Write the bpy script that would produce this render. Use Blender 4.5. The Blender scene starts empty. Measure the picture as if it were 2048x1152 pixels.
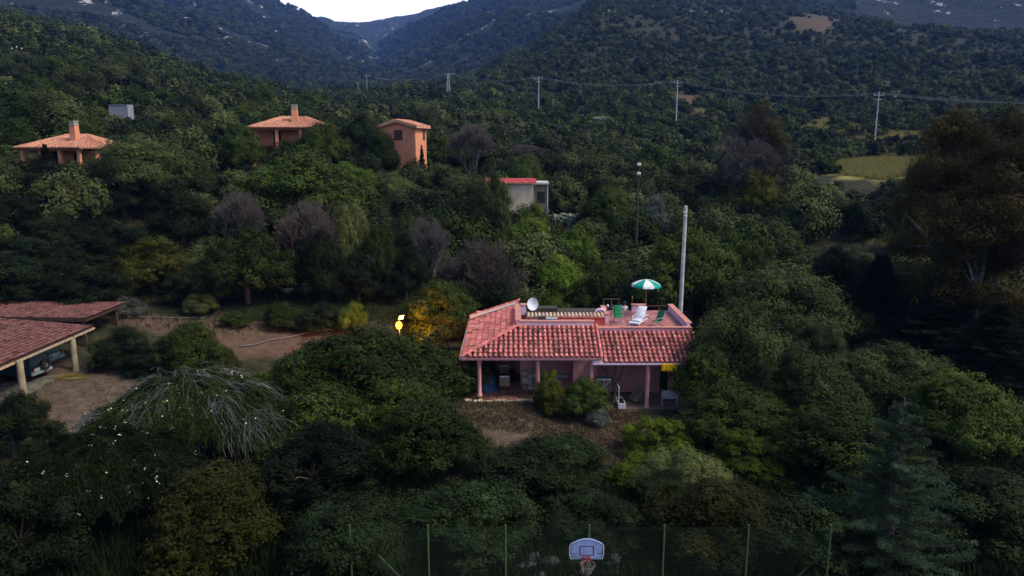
import bpy, math, random
import numpy as np
from mathutils import Vector, Matrix
R_ = math.radians
scene = bpy.context.scene
col = scene.collection
random.seed(7); rng = np.random.default_rng(7)

# ------------------------------------------------------------------ camera, world, sun, exposure
CAMZ, PITCH, F = 15.5, R_(11.0), 1450.0
cam_d = bpy.data.cameras.new('camera'); cam = bpy.data.objects.new('camera', cam_d); col.objects.link(cam)
cam.location = (0, 0, CAMZ); cam.rotation_euler = (math.pi/2 - PITCH, 0, 0)
cam_d.sensor_width = 36; cam_d.lens = F/2048*36; cam_d.clip_start = .5; cam_d.clip_end = 20000
scene.camera = cam
scene.render.resolution_x, scene.render.resolution_y = 1024, 576
w = bpy.data.worlds.new("World"); scene.world = w; w.use_nodes = True
nt = w.node_tree; bg = nt.nodes['Background']
sky = nt.nodes.new('ShaderNodeTexSky'); sky.sky_type = 'NISHITA'; sky.sun_disc = False
SUN_EL, SUN_AZ = R_(50), R_(108)
sky.sun_elevation = SUN_EL; sky.sun_rotation = SUN_AZ; sky.air_density = 1.2; sky.dust_density = 2.5; sky.ozone_density = .6
# afterglow of the low sun behind the ridge, a broad bright patch of sky over the valley
wt = nt.nodes.new('ShaderNodeTexCoord'); dp = nt.nodes.new('ShaderNodeVectorMath'); dp.operation = 'DOT_PRODUCT'
nt.links.new(wt.outputs['Generated'], dp.inputs[0]); ga, ge = R_(-10), R_(9); dp.inputs[1].default_value = (math.sin(ga)*math.cos(ge), math.cos(ga)*math.cos(ge), math.sin(ge))
mx_ = nt.nodes.new('ShaderNodeMath'); mx_.operation = 'MAXIMUM'; mx_.inputs[1].default_value = 0; nt.links.new(dp.outputs['Value'], mx_.inputs[0])
pw = nt.nodes.new('ShaderNodeMath'); pw.operation = 'POWER'; pw.inputs[1].default_value = 18; nt.links.new(mx_.outputs[0], pw.inputs[0])
gs = nt.nodes.new('ShaderNodeVectorMath'); gs.operation = 'SCALE'; gs.inputs[0].default_value = (9, 8.3, 7.6); nt.links.new(pw.outputs[0], gs.inputs['Scale'])
sa = nt.nodes.new('ShaderNodeVectorMath'); sa.operation = 'ADD'; nt.links.new(sky.outputs[0], sa.inputs[0]); nt.links.new(gs.outputs[0], sa.inputs[1])
nt.links.new(sa.outputs[0], bg.inputs[0]); bg.inputs[1].default_value = 0.092
sd = bpy.data.lights.new('sun', 'SUN'); sun = bpy.data.objects.new('sun', sd); col.objects.link(sun)
sd.energy = 1.65; sd.angle = R_(16); sd.color = (1, .91, .78)
sdir = Vector((math.sin(SUN_AZ)*math.cos(SUN_EL), math.cos(SUN_AZ)*math.cos(SUN_EL), math.sin(SUN_EL)))
sun.rotation_euler = (-sdir).to_track_quat('-Z', 'Y').to_euler()
scene.view_settings.view_transform = 'Standard'; scene.view_settings.look = 'None'
scene.view_settings.exposure = 1.05; scene.view_settings.gamma = 1
scene.cycles.volume_bounces = 1

# ------------------------------------------------------------------ pixel <-> world
SP, CP = math.sin(PITCH), math.cos(PITCH)
def at(px, py, Y):
    """photo pixel (2048 wide) to the world point on the plane y = Y"""
    k = (576-py)/F
    t = (k*CP - SP)/(CP + k*SP)
    z = CAMZ + Y*t
    depth = Y*CP - (z-CAMZ)*SP
    return Vector(((px-1024)/F*depth, Y, z))
def proj(x, y, z):
    d = y*CP - (z-CAMZ)*SP; u = y*SP + (z-CAMZ)*CP
    return 1024 + F*x/d, 576 - F*u/d, d

# ------------------------------------------------------------------ terrain height
KR = [0, 25, 40, 55, 70, 85, 100, 130, 170, 220, 300, 400, 500, 650, 900, 1300, 1800, 2500, 3500, 5200]
# px : z at 55,70,85,100 then photo rows at 130...5200
TB = {
 -500: ((1, 4, 9, 14), (250, 200, 130, 80, 60, 60, 60, 20, -40, -60, -50, -40, 100)),
 0:    ((.5, 3, 8, 12.5), (255, 205, 140, 62, 30, 50, 60, 30, -40, -60, -50, -40, 100)),
 200:  ((.5, 2.5, 7.5, 12), (250, 198, 145, 88, 68, 85, 90, 50, -20, -60, -50, -40, 100)),
 400:  ((.3, 2, 6.5, 11), (265, 228, 192, 158, 146, 158, 165, 125, 30, -40, -50, -40, 100)),
 530:  ((.3, 1.7, 6.5, 12.5), (272, 240, 212, 190, 182, 184, 180, 150, 85, 0, 30, 60, 120)),
 600:  ((.3, 1.5, 6.5, 13), (275, 248, 225, 208, 205, 205, 190, 165, 115, 40, 60, 70, 120)),
 650:  ((.3, 1.5, 6, 12.5), (279, 252, 230, 212, 206, 202, 188, 170, 130, 66, 60, 49, 120)),
 700:  ((.3, 1.5, 5.5, 11.5), (282, 257, 235, 214, 204, 198, 186, 172, 150, 112, 78, 46, 120)),
 760:  ((.3, 1.5, 5, 11), (290, 264, 240, 215, 200, 195, 185, 175, 166, 150, 100, 48, 120)),
 800:  ((.3, 1.5, 4.5, 10), (295, 266, 240, 213, 196, 190, 184, 175, 155, 112, 90, 46, 120)),
 850:  ((.3, 1.5, 4, 9), (300, 268, 238, 210, 190, 184, 185, 174, 135, 68, 70, 38, 120)),
 900:  ((.3, 1.5, 4, 8.5), (308, 275, 242, 208, 184, 178, 190, 176, 110, 32, 60, 26, 120)),
 945:  ((.3, 1.5, 4, 8.5), (318, 284, 248, 210, 178, 166, 170, 165, 85, 16, 40, 22, 120)),
 1024: ((.3, 1.5, 4.2, 9), (330, 296, 262, 216, 166, 136, 122, 132, 50, -20, 0, 20, 120)),
 1110: ((.3, 1.5, 4.5, 9), (335, 300, 264, 212, 152, 108, 76, 84, 30, -20, 0, 20, 120)),
 1200: ((.3, 1.5, 4.5, 8.5), (335, 302, 264, 210, 142, 88, 20, 8, 0, 0, 0, 20, 120)),
 1400: ((.3, 1.5, 4, 7), (345, 320, 282, 220, 152, 96, 34, -30, -60, -60, -50, 0, 120)),
 1600: ((.2, 1, 3, 6), (355, 325, 290, 236, 170, 112, 44, 22, 10, -60, -50, 0, 120)),
 1710: ((.2, 1, 3, 6), (352, 324, 284, 232, 168, 112, 58, 50, 10, -60, -50, 0, 120)),
 1800: ((.2, 1, 3, 6.5), (350, 322, 280, 228, 166, 112, 66, 76, 10, -60, -50, 0, 120)),
 2048: ((.3, 1.5, 4, 8), (335, 305, 264, 212, 152, 106, 72, 80, 0, -60, -50, 0, 120)),
 2600: ((.3, 1.5, 4, 8), (330, 300, 260, 210, 150, 106, 72, 80, 0, -60, -50, 0, 120)),
}
AZ = []; ZT = []
for px, (near, far) in TB.items():
    a = math.atan2((px-1024)/F*(CP), 1); AZ.append(a)
    row = [-.3, -.3, .15] + list(near)
    for Rk, py in zip(KR[7:], far):
        k = (576-py)/F; t = math.cos(a)*(k*CP-SP)/(CP+k*SP); row.append(CAMZ + Rk*t)
    ZT.append(row)
AZ = np.array(AZ); ZT = np.array(ZT); LK = np.array([math.log(r+20) for r in KR])
def vnoise(x, y, seed=0):
    xi = np.floor(x).astype(np.int64); yi = np.floor(y).astype(np.int64); fx = x-xi; fy = y-yi
    fx = fx*fx*(3-2*fx); fy = fy*fy*(3-2*fy)
    def h(a, b):
        n = (a*374761393 + b*668265263 + seed*974711) & 0x7fffffff
        n = ((n ^ (n >> 13))*1274126177) & 0x7fffffff
        return ((n ^ (n >> 16)) & 0xffff)/65535.0
    return (h(xi, yi)*(1-fx)+h(xi+1, yi)*fx)*(1-fy) + (h(xi, yi+1)*(1-fx)+h(xi+1, yi+1)*fx)*fy - .5
def H(x, y):
    x = np.atleast_1d(np.asarray(x, float)); y = np.atleast_1d(np.asarray(y, float))
    r = np.hypot(x, y); a = np.arctan2(x, y)
    back = np.clip((np.abs(a)-1.05)/.6, 0, 1)
    a = np.clip(a, AZ[0], AZ[-1]); ia = np.clip(np.searchsorted(AZ, a)-1, 0, len(AZ)-2)
    fa = (a-AZ[ia])/(AZ[ia+1]-AZ[ia]); fa = .5*fa + .5*fa*fa*(3-2*fa)
    l = np.log(r+20); ir = np.clip(np.searchsorted(LK, l)-1, 0, len(KR)-2)
    fr = np.clip((l-LK[ir])/(LK[ir+1]-LK[ir]), 0, 1); fr = .6*fr + .4*fr*fr*(3-2*fr)
    z = (ZT[ia, ir]*(1-fr)+ZT[ia, ir+1]*fr)*(1-fa) + (ZT[ia+1, ir]*(1-fr)+ZT[ia+1, ir+1]*fr)*fa
    z = z*(1-.7*back)
    amp = np.clip((r-50)/120, 0, 1)*np.minimum(r*.010, 16)
    s = np.maximum(r, 60)**.0
    n = vnoise(x/37, y/37, 1)*.5*np.clip(1-r/900, 0, 1) + vnoise(x/90, y/90, 2)*np.clip(r/200, 0, 1)
    n = n + np.clip((r-500)/900, 0, 1)*(2.6*(.5-2*np.abs(vnoise(x/260+y/900, y/420, 3))) + .8*vnoise(x/60, y/60, 5) + .35*vnoise(x/22, y/22, 6))
    z = z + .5*np.clip((3.2-x)/2.0, 0, 1)*np.clip((x+14)/6, 0, 1)*np.clip((y-33)/7, 0, 1)*np.clip((56-y)/6, 0, 1)
    z = z + n*amp*1.3 + vnoise(x/4, y/4, 4)*.12*np.clip((r-20)/30, 0, 1)
    return z
def Hs(x, y): return float(H(x, y)[0])

# ------------------------------------------------------------------ materials
MATS = {}
def new_mat(name):
    m = bpy.data.materials.new(name); m.use_nodes = True; MATS[name] = m
    n = m.node_tree; b = n.nodes['Principled BSDF']; return m, n, b
def noise_mat(name, c1, c2, scale=3, rough=.8, bump=0, attr=False, spec=.3, detail=6, metal=0):
    if name in MATS: return MATS[name]
    m, n, b = new_mat(name); N = n.nodes.new; L = n.links.new
    tc = N('ShaderNodeTexCoord'); no = N('ShaderNodeTexNoise'); no.inputs['Scale'].default_value = scale; no.inputs['Detail'].default_value = detail
    L(tc.outputs['Object'], no.inputs['Vector'])
    rp = N('ShaderNodeValToRGB'); rp.color_ramp.elements[0].position = .35; rp.color_ramp.elements[1].position = .68
    rp.color_ramp.elements[0].color = (*c1, 1); rp.color_ramp.elements[1].color = (*c2, 1)
    L(no.outputs['Fac'], rp.inputs[0]); out = rp.outputs[0]
    if attr:
        at_ = N('ShaderNodeAttribute'); at_.attribute_name = 'tint'
        mx = N('ShaderNodeMix'); mx.data_type = 'RGBA'; mx.blend_type = 'MULTIPLY'; mx.inputs[0].default_value = 1
        L(out, mx.inputs[6]); L(at_.outputs['Color'], mx.inputs[7]); out = mx.outputs[2]
    L(out, b.inputs['Base Color']); b.inputs['Roughness'].default_value = rough
    b.inputs['Specular IOR Level'].default_value = spec; b.inputs['Metallic'].default_value = metal
    if bump:
        bp = N('ShaderNodeBump'); bp.inputs['Strength'].default_value = bump; bp.inputs['Distance'].default_value = .03
        n2 = N('ShaderNodeTexNoise'); n2.inputs['Scale'].default_value = scale*5; L(tc.outputs['Object'], n2.inputs['Vector'])
        L(n2.outputs['Fac'], bp.inputs['Height']); L(bp.outputs[0], b.inputs['Normal'])
    return m
def plain(name, c, rough=.6, spec=.3, metal=0):
    return noise_mat(name, tuple(x*.82 for x in c), tuple(min(1, x*1.1) for x in c), 6, rough, 0, False, spec, 3, metal)
def leaf_mat(name, c, c2, transl=.25, rough=.7, var=.35):
    """c, c2: two leaf colours the clumps range between"""
    m, n, b = new_mat(name); N = n.nodes.new; L = n.links.new
    a = N('ShaderNodeAttribute'); a.attribute_name = 'tint'
    sep = N('ShaderNodeSeparateColor'); L(a.outputs['Color'], sep.inputs[0])
    oi = N('ShaderNodeObjectInfo')
    mx = N('ShaderNodeMix'); mx.data_type = 'RGBA'; mx.inputs[6].default_value = (*c, 1); mx.inputs[7].default_value = (*c2, 1)
    ad = N('ShaderNodeMath'); ad.operation = 'MULTIPLY_ADD'; L(oi.outputs['Random'], ad.inputs[0]); ad.inputs[1].default_value = .5
    ml = N('ShaderNodeMath'); ml.operation = 'MULTIPLY_ADD'; L(sep.outputs[1], ml.inputs[0]); ml.inputs[1].default_value = .8; ml.inputs[2].default_value = -.15
    L(ml.outputs[0], ad.inputs[2]); ad.use_clamp = True; L(ad.outputs[0], mx.inputs[0])
    m2 = N('ShaderNodeMath'); m2.operation = 'MULTIPLY_ADD'; L(oi.outputs['Random'], m2.inputs[0]); m2.inputs[1].default_value = var*2; m2.inputs[2].default_value = 1-var
    m3 = N('ShaderNodeMath'); m3.operation = 'MULTIPLY'; L(m2.outputs[0], m3.inputs[0]); L(sep.outputs[0], m3.inputs[1])
    vm = N('ShaderNodeVectorMath'); vm.operation = 'SCALE'; L(mx.outputs[2], vm.inputs[0]); L(m3.outputs[0], vm.inputs['Scale'])
    L(vm.outputs[0], b.inputs['Base Color']); b.inputs['Roughness'].default_value = rough; b.inputs['Specular IOR Level'].default_value = .08
    tr = N('ShaderNodeBsdfTranslucent'); L(vm.outputs[0], tr.inputs[0])
    ms = N('ShaderNodeMixShader'); ms.inputs[0].default_value = transl*.6
    L(b.outputs[0], ms.inputs[1]); L(tr.outputs[0], ms.inputs[2]); L(ms.outputs[0], n.nodes['Material Output'].inputs[0])
    return m

# ------------------------------------------------------------------ helpers for objects
def tag(o, label=None, cat=None, group=None, kind=None):
    if label: o['label'] = label
    if cat: o['category'] = cat
    if group: o['group'] = group
    if kind: o['kind'] = kind
    return o
def thing(name, label, cat, loc=(0, 0, 0), rz=0, group=None):
    o = bpy.data.objects.new(name, None); col.objects.link(o); o.empty_display_size = .2
    o.location = loc; o.rotation_euler = (0, 0, rz); return tag(o, label, cat, group)
def link_mesh(name, me, parent=None, mat=None, loc=None):
    o = bpy.data.objects.new(name, me); col.objects.link(o)
    if mat: me.materials.append(mat) if len(me.materials) == 0 else None
    if parent: o.parent = parent
    if loc is not None: o.location = loc
    return o
class MB:
    def __init__(s): s.v = []; s.f = []; s.t = []; s.cur = (1, 1, 1); s.sm = []
    def add(s, vs, fs, smooth=False):
        o = len(s.v); s.v += [tuple(v) for v in vs]
        for f in fs: s.f.append([i+o for i in f]); s.t.append(s.cur); s.sm.append(smooth)
    def box(s, a, b, M=None, taper=0):
        (x0, y0, z0), (x1, y1, z1) = a, b
        vs = [Vector(p) for p in ((x0, y0, z0), (x1, y0, z0), (x1, y1, z0), (x0, y1, z0), (x0+taper, y0+taper, z1), (x1-taper, y0+taper, z1), (x1-taper, y1-taper, z1), (x0+taper, y1-taper, z1))]
        if M: vs = [M @ v for v in vs]
        s.add(vs, [(3, 2, 1, 0), (4, 5, 6, 7), (0, 1, 5, 4), (1, 2, 6, 5), (2, 3, 7, 6), (3, 0, 4, 7)]); return s
    def tube(s, pts, rs, n=8, cap=True, smooth=True):
        pts = [Vector(p) for p in pts]
        if not hasattr(rs, '__len__'): rs = [rs]*len(pts)
        vs = []; up = Vector((0, 0, 1)); pu = None
        for i, p in enumerate(pts):
            d = (pts[min(i+1, len(pts)-1)] - pts[max(i-1, 0)]).normalized()
            if pu is None: pu = d.orthogonal().normalized()
            a = (pu - d*pu.dot(d))
            a = a.normalized() if a.length > 1e-5 else d.orthogonal().normalized()
            pu = a; b = d.cross(a)
            for j in range(n):
                an = 2*math.pi*j/n; vs.append(p + (a*math.cos(an)+b*math.sin(an))*rs[i])
        fs = [(i*n+j, i*n+(j+1) % n, (i+1)*n+(j+1) % n, (i+1)*n+j) for i in range(len(pts)-1) for j in range(n)]
        s.add(vs, fs, smooth)
        if cap: s.add(vs[:n], [tuple(reversed(range(n)))]); s.add(vs[-n:], [tuple(range(n))])
        return s
    def lathe(s, prof, n=20, c=(0, 0, 0), M=None, smooth=True):
        vs = []
        for r, z in prof:
            for j in range(n):
                an = 2*math.pi*j/n; p = Vector((r*math.cos(an), r*math.sin(an), z))
                p = (M @ p) if M else p; vs.append(p + Vector(c))
        fs = [(i*n+j, i*n+(j+1) % n, (i+1)*n+(j+1) % n, (i+1)*n+j) for i in range(len(prof)-1) for j in range(n)]
        s.add(vs, fs, smooth); return s
    def poly(s, pts, th=None):
        pts = [Vector(p) for p in pts]; n = len(pts)
        if th is None: s.add(pts, [tuple(range(n))]); return s
        th = Vector(th); b = [p+th for p in pts]
        s.add(pts+b, [tuple(reversed(range(n))), tuple(range(n, 2*n))] + [(i, (i+1) % n, n+(i+1) % n, n+i) for i in range(n)]); return s
    def mesh(s, name):
        me = bpy.data.meshes.new(name); me.from_pydata(s.v, [], s.f)
        a = me.attributes.new('tint', 'FLOAT_COLOR', 'FACE')
        a.data.foreach_set('color', np.array([(*t, 1) for t in s.t], dtype=np.float32).ravel())
        me.polygons.foreach_set('use_smooth', s.sm); me.update(); return me
    def build(s, name, mat, parent=None, bevel=0):
        me = s.mesh(name); me.materials.append(mat); o = link_mesh(name, me, parent)
        if bevel:
            bm = o.modifiers.new('bevel', 'BEVEL'); bm.width = bevel; bm.segments = 2; bm.limit_method = 'ANGLE'
        return o
def copy_tree(o, parent=None):
    c = o.copy(); col.objects.link(c); c.parent = parent
    for ch in list(o.children): copy_tree(ch, c)
    return c
def np_mesh(name, V, Fq, tint=None, mat=None, smooth=False):
    me = bpy.data.meshes.new(name); nv = len(V); nf, k = Fq.shape
    me.vertices.add(nv); me.vertices.foreach_set('co', V.astype(np.float32).ravel())
    me.loops.add(nf*k); me.loops.foreach_set('vertex_index', Fq.astype(np.int32).ravel())
    me.polygons.add(nf); me.polygons.foreach_set('loop_start', np.arange(0, nf*k, k, dtype=np.int32))
    me.polygons.foreach_set('use_smooth', np.full(nf, smooth))
    me.update(calc_edges=True)
    if tint is not None:
        a = me.attributes.new('tint', 'FLOAT_COLOR', 'FACE'); t = np.ones((nf, 4), np.float32); t[:, :tint.shape[1]] = tint
        a.data.foreach_set('color', t.ravel())
    if mat: me.materials.append(mat)
    return me

#@@TERRAIN
# ================================================================== TERRAIN
def inpoly(px, py, poly):
    c = np.zeros(np.shape(px), bool); n = len(poly)
    for i in range(n):
        x0, y0 = poly[i]; x1, y1 = poly[(i+1) % n]
        k = ((y0 > py) != (y1 > py)) & (px < (x1-x0)*(py-y0)/((y1-y0) if y1 != y0 else 1e-9)+x0); c ^= k
    return c
az = np.concatenate([np.linspace(-math.pi, -.75, 40)[:-1], np.linspace(-.75, .75, 520), np.linspace(.75, math.pi, 40)[1:]])
rr = np.concatenate([[.01], np.exp(np.linspace(math.log(8), math.log(5200), 330))])
A, RR = np.meshgrid(az, rr); X = (RR*np.sin(A)).ravel(); Yy = (RR*np.cos(A)).ravel(); Z = H(X, Yy)
na, nr = len(az), len(rr)
i, j = np.meshgrid(np.arange(nr-1), np.arange(na-1), indexing='ij'); i = i.ravel(); j = j.ravel()
Fq = np.stack([i*na+j, i*na+j+1, (i+1)*na+j+1, (i+1)*na+j], 1)[:, ::-1]
# what covers the ground, in plan: bare earth of the drive and yard; dry yellow meadows; world-space polygons from landmarks
def plan(pts): return [tuple(at(px, py, Yd)[:2]) for px, py, Yd in pts]
def ground_at(px, py):
    """where the ray of a photo pixel meets the ground"""
    for Yd in np.exp(np.linspace(math.log(20), math.log(3000), 700)):
        p = at(px, py, Yd)
        if p.z <= Hs(p.x, Yd): return (p.x, Yd)
    return (p.x, Yd)
def gpoly(pts): return [ground_at(*p) for p in pts]
DIRT = [gpoly([(225, 640), (420, 640), (500, 650), (620, 655), (800, 655), (900, 690), (830, 720), (700, 745), (560, 720), (470, 715), (440, 700), (330, 670), (225, 655)]),
        gpoly([(1190, 850), (1300, 830), (1260, 1000), (1180, 1000)]),
        gpoly([(1350, 180), (1400, 195), (1370, 235), (1480, 260), (1450, 245), (1400, 222), (1340, 200)])]
MEAD = [gpoly([(1640, 330), (1720, 318), (1830, 308), (1880, 330), (1840, 350), (1760, 362), (1690, 352)]),
        gpoly([(1590, 262), (1650, 232), (1750, 262), (1850, 265), (1850, 285), (1700, 280)]),
        gpoly([(1620, 400), (1700, 400), (1790, 440), (1850, 500), (1790, 500), (1700, 450)]),
        gpoly([(770, 372), (790, 365), (800, 380), (775, 385)]),
        gpoly([(1380, 215), (1460, 222), (1470, 240), (1390, 240)]),
        gpoly([(1060, 440), (1180, 440), (1130, 480), (1070, 470)])]
wob = 1.2*vnoise(X/3, Yy/3, 11)*2; wob2 = 1.2*vnoise(X/3+50, Yy/3, 12)*2
sc_ = np.clip(np.hypot(X, Yy)/60, .6, 6)
YARD = [gpoly([(60, 900), (130, 820), (60, 815), (60, 700), (160, 735), (300, 740), (420, 760), (300, 800), (200, 850), (130, 900)]), gpoly([(860, 790), (1240, 790), (1330, 820), (1290, 960), (1200, 980), (1100, 900), (960, 880), (860, 860)]), gpoly([(1570, 38), (1600, 25), (1715, 46), (1650, 72), (1590, 66)])]  # first polygon: earth toned darker, standing in for shade under the trees
dm = np.zeros(len(X)); mm = np.zeros(len(X)); ym = np.zeros(len(X))
for ox, oy in ((0, 0), (.5, .3), (-.4, .4), (.2, -.6)):
    for P in DIRT: dm += inpoly(X+(wob+ox)*sc_, Yy+(wob2+oy)*sc_, P)/4
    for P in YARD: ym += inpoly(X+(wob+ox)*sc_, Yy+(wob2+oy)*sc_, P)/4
    for P in MEAD: mm += inpoly(X+(wob+ox)*sc_*1.5, Yy+(wob2+oy)*sc_*1.5, P)/4
me = np_mesh('ground', np.stack([X, Yy, Z], 1), Fq, smooth=True)
ca = me.attributes.new('cover', 'FLOAT_COLOR', 'POINT')
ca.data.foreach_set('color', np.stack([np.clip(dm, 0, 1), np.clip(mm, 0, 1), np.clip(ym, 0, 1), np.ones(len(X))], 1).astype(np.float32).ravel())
m, n, b = new_mat('earth_and_scrub'); N = n.nodes.new; L = n.links.new
geo = N('ShaderNodeNewGeometry'); cov = N('ShaderNodeAttribute'); cov.attribute_name = 'cover'; sp = N('ShaderNodeSeparateColor'); L(cov.outputs['Color'], sp.inputs[0])
def nz(scale, detail=6, rough=.6):
    q = N('ShaderNodeTexNoise'); q.inputs['Scale'].default_value = scale; q.inputs['Detail'].default_value = detail; q.inputs['Roughness'].default_value = rough
    L(geo.outputs['Position'], q.inputs['Vector']); return q
def ramp(src, stops):
    rp = N('ShaderNodeValToRGB'); e = rp.color_ramp.elements
    e[0].position, e[0].color = stops[0][0], (*stops[0][1], 1); e[1].position, e[1].color = stops[-1][0], (*stops[-1][1], 1)
    for p, c in stops[1:-1]: q = e.new(p); q.color = (*c, 1)
    L(src, rp.inputs[0]); return rp.outputs[0]
def mixc(f, a, b_):
    q = N('ShaderNodeMix'); q.data_type = 'RGBA'; L(f, q.inputs[0]); L(a, q.inputs[6]); L(b_, q.inputs[7]); return q.outputs[2]
base = ramp(nz(.9, 8, .7).outputs[0], [(.3, (.010, .013, .006)), (.5, (.027, .028, .014)), (.7, (.058, .052, .030))])
dirt = ramp(nz(1.3, 12, .8).outputs[0], [(.3, (.055, .036, .024)), (.55, (.105, .068, .046)), (.75, (.18, .12, .088))])
mead = ramp(nz(.5, 8, .75).outputs[0], [(.3, (.09, .09, .015)), (.5, (.22, .20, .05)), (.7, (.34, .30, .10))])
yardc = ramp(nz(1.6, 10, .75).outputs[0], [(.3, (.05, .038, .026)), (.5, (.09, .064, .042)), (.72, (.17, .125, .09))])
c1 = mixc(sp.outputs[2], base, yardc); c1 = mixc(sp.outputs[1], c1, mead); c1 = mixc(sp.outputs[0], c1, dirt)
far = ramp(nz(.11, 10, .8).outputs[0], [(.40, (.006, .011, .007)), (.5, (.016, .024, .014)), (.62, (.042, .046, .030))])
vl = N('ShaderNodeVectorMath'); vl.operation = 'LENGTH'; L(geo.outputs['Position'], vl.inputs[0])
mr = N('ShaderNodeMapRange'); mr.inputs[1].default_value = 500; mr.inputs[2].default_value = 1100; L(vl.outputs['Value'], mr.inputs[0])
# bare granite outcrops high on the mountains
rk = N('ShaderNodeMapping'); rk.inputs['Scale'].default_value = (1, .55, .35); L(geo.outputs['Position'], rk.inputs[0])
rn = N('ShaderNodeTexNoise'); rn.inputs['Scale'].default_value = .042; rn.inputs['Detail'].default_value = 9; rn.inputs['Roughness'].default_value = .72; L(rk.outputs[0], rn.inputs[0])
rf = N('ShaderNodeMapRange'); rf.inputs[1].default_value = .605; rf.inputs[2].default_value = .625; L(rn.outputs[0], rf.inputs[0])
rock = N('ShaderNodeRGB'); rock.outputs[0].default_value = (.42, .40, .40, 1)
far = mixc(rf.outputs[0], far, rock.outputs[0])
c1 = mixc(mr.outputs[0], c1, far)
L(c1, b.inputs['Base Color']); b.inputs['Roughness'].default_value = .95; b.inputs['Specular IOR Level'].default_value = .1
bp = N('ShaderNodeBump'); bp.inputs['Strength'].default_value = .5; bp.inputs['Distance'].default_value = .15; L(nz(2.2, 8, .7).outputs[0], bp.inputs['Height'])
bp2 = N('ShaderNodeBump'); bp2.inputs['Distance'].default_value = 9; L(mr.outputs[0], bp2.inputs['Strength']); L(nz(.07, 7, .7).outputs[0], bp2.inputs['Height']); L(bp.outputs[0], bp2.inputs['Normal'])
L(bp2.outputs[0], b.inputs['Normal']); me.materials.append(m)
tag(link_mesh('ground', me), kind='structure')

#@@HOUSE
# ================================================================== PINK HOUSE
pink = noise_mat('pink_render', (.56, .23, .22), (.67, .31, .295), 1.3, .85, .1)
lilac = noise_mat('lilac_render', (.68, .48, .60), (.78, .58, .70), 1.6, .85, .1)
coping_m = noise_mat('terracotta_coping', (.42, .17, .13), (.58, .26, .20), 4, .75, .1)
tile_m = noise_mat('clay_tile', (.44, .12, .10), (.68, .24, .215), 5, .8, .2, True)
moss_m = noise_mat('mossy_mortar', (.02, .018, .014), (.09, .07, .055), 5, .95, .3)
floor_m = None
def grid_tile_mat(name, c1, c2, mortar, scale):
    m, n, b = new_mat(name); N = n.nodes.new; L = n.links.new
    g = N('ShaderNodeNewGeometry'); br = N('ShaderNodeTexBrick'); br.offset = 0; br.squash = 1
    br.inputs['Color1'].default_value = (*c1, 1); br.inputs['Color2'].default_value = (*c2, 1); br.inputs['Mortar'].default_value = (*mortar, 1)
    br.inputs['Scale'].default_value = 1; br.inputs['Mortar Size'].default_value = .012; br.inputs['Brick Width'].default_value = scale; br.inputs['Row Height'].default_value = scale
    L(g.outputs['Position'], br.inputs['Vector'])
    no = N('ShaderNodeTexNoise'); no.inputs['Scale'].default_value = 1.5; no.inputs['Detail'].default_value = 8; L(g.outputs['Position'], no.inputs['Vector'])
    mr = N('ShaderNodeMapRange'); mr.inputs[1].default_value = .3; mr.inputs[2].default_value = .7; mr.inputs[3].default_value = .65; mr.inputs[4].default_value = 1.15; L(no.outputs[0], mr.inputs[0])
    vm = N('ShaderNodeVectorMath'); vm.operation = 'SCALE'; L(br.outputs[0], vm.inputs[0]); L(mr.outputs[0], vm.inputs['Scale'])
    L(vm.outputs[0], b.inputs['Base Color']); b.inputs['Roughness'].default_value = .6; return m
floor_m = grid_tile_mat('terrace_tile', (.38, .11, .10), (.46, .16, .14), (.16, .06, .055), .42)
porch_m = grid_tile_mat('porch_tile', (.28, .12, .08), (.36, .17, .11), (.12, .07, .05), .4)
stone_m = noise_mat('rough_stone', (.05, .04, .03), (.14, .11, .085), 3.5, .9, .6)
dark_m = plain('dark_opening', (.012, .011, .012), .5)
brown_wood = noise_mat('dark_wood', (.03, .018, .012), (.07, .045, .03), 8, .7, .2)
white_pl = plain('white_plastic', (.72, .74, .80), .35, .5)
white_pt = plain('white_paint', (.66, .68, .72), .5)
grey_mt = plain('grey_metal', (.32, .33, .36), .4, .5, .6)
black_pl = plain('black_plastic', (.02, .02, .022), .4, .5)
wicker = noise_mat('wicker', (.16, .12, .08), (.30, .24, .17), 40, .8, .4)

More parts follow.
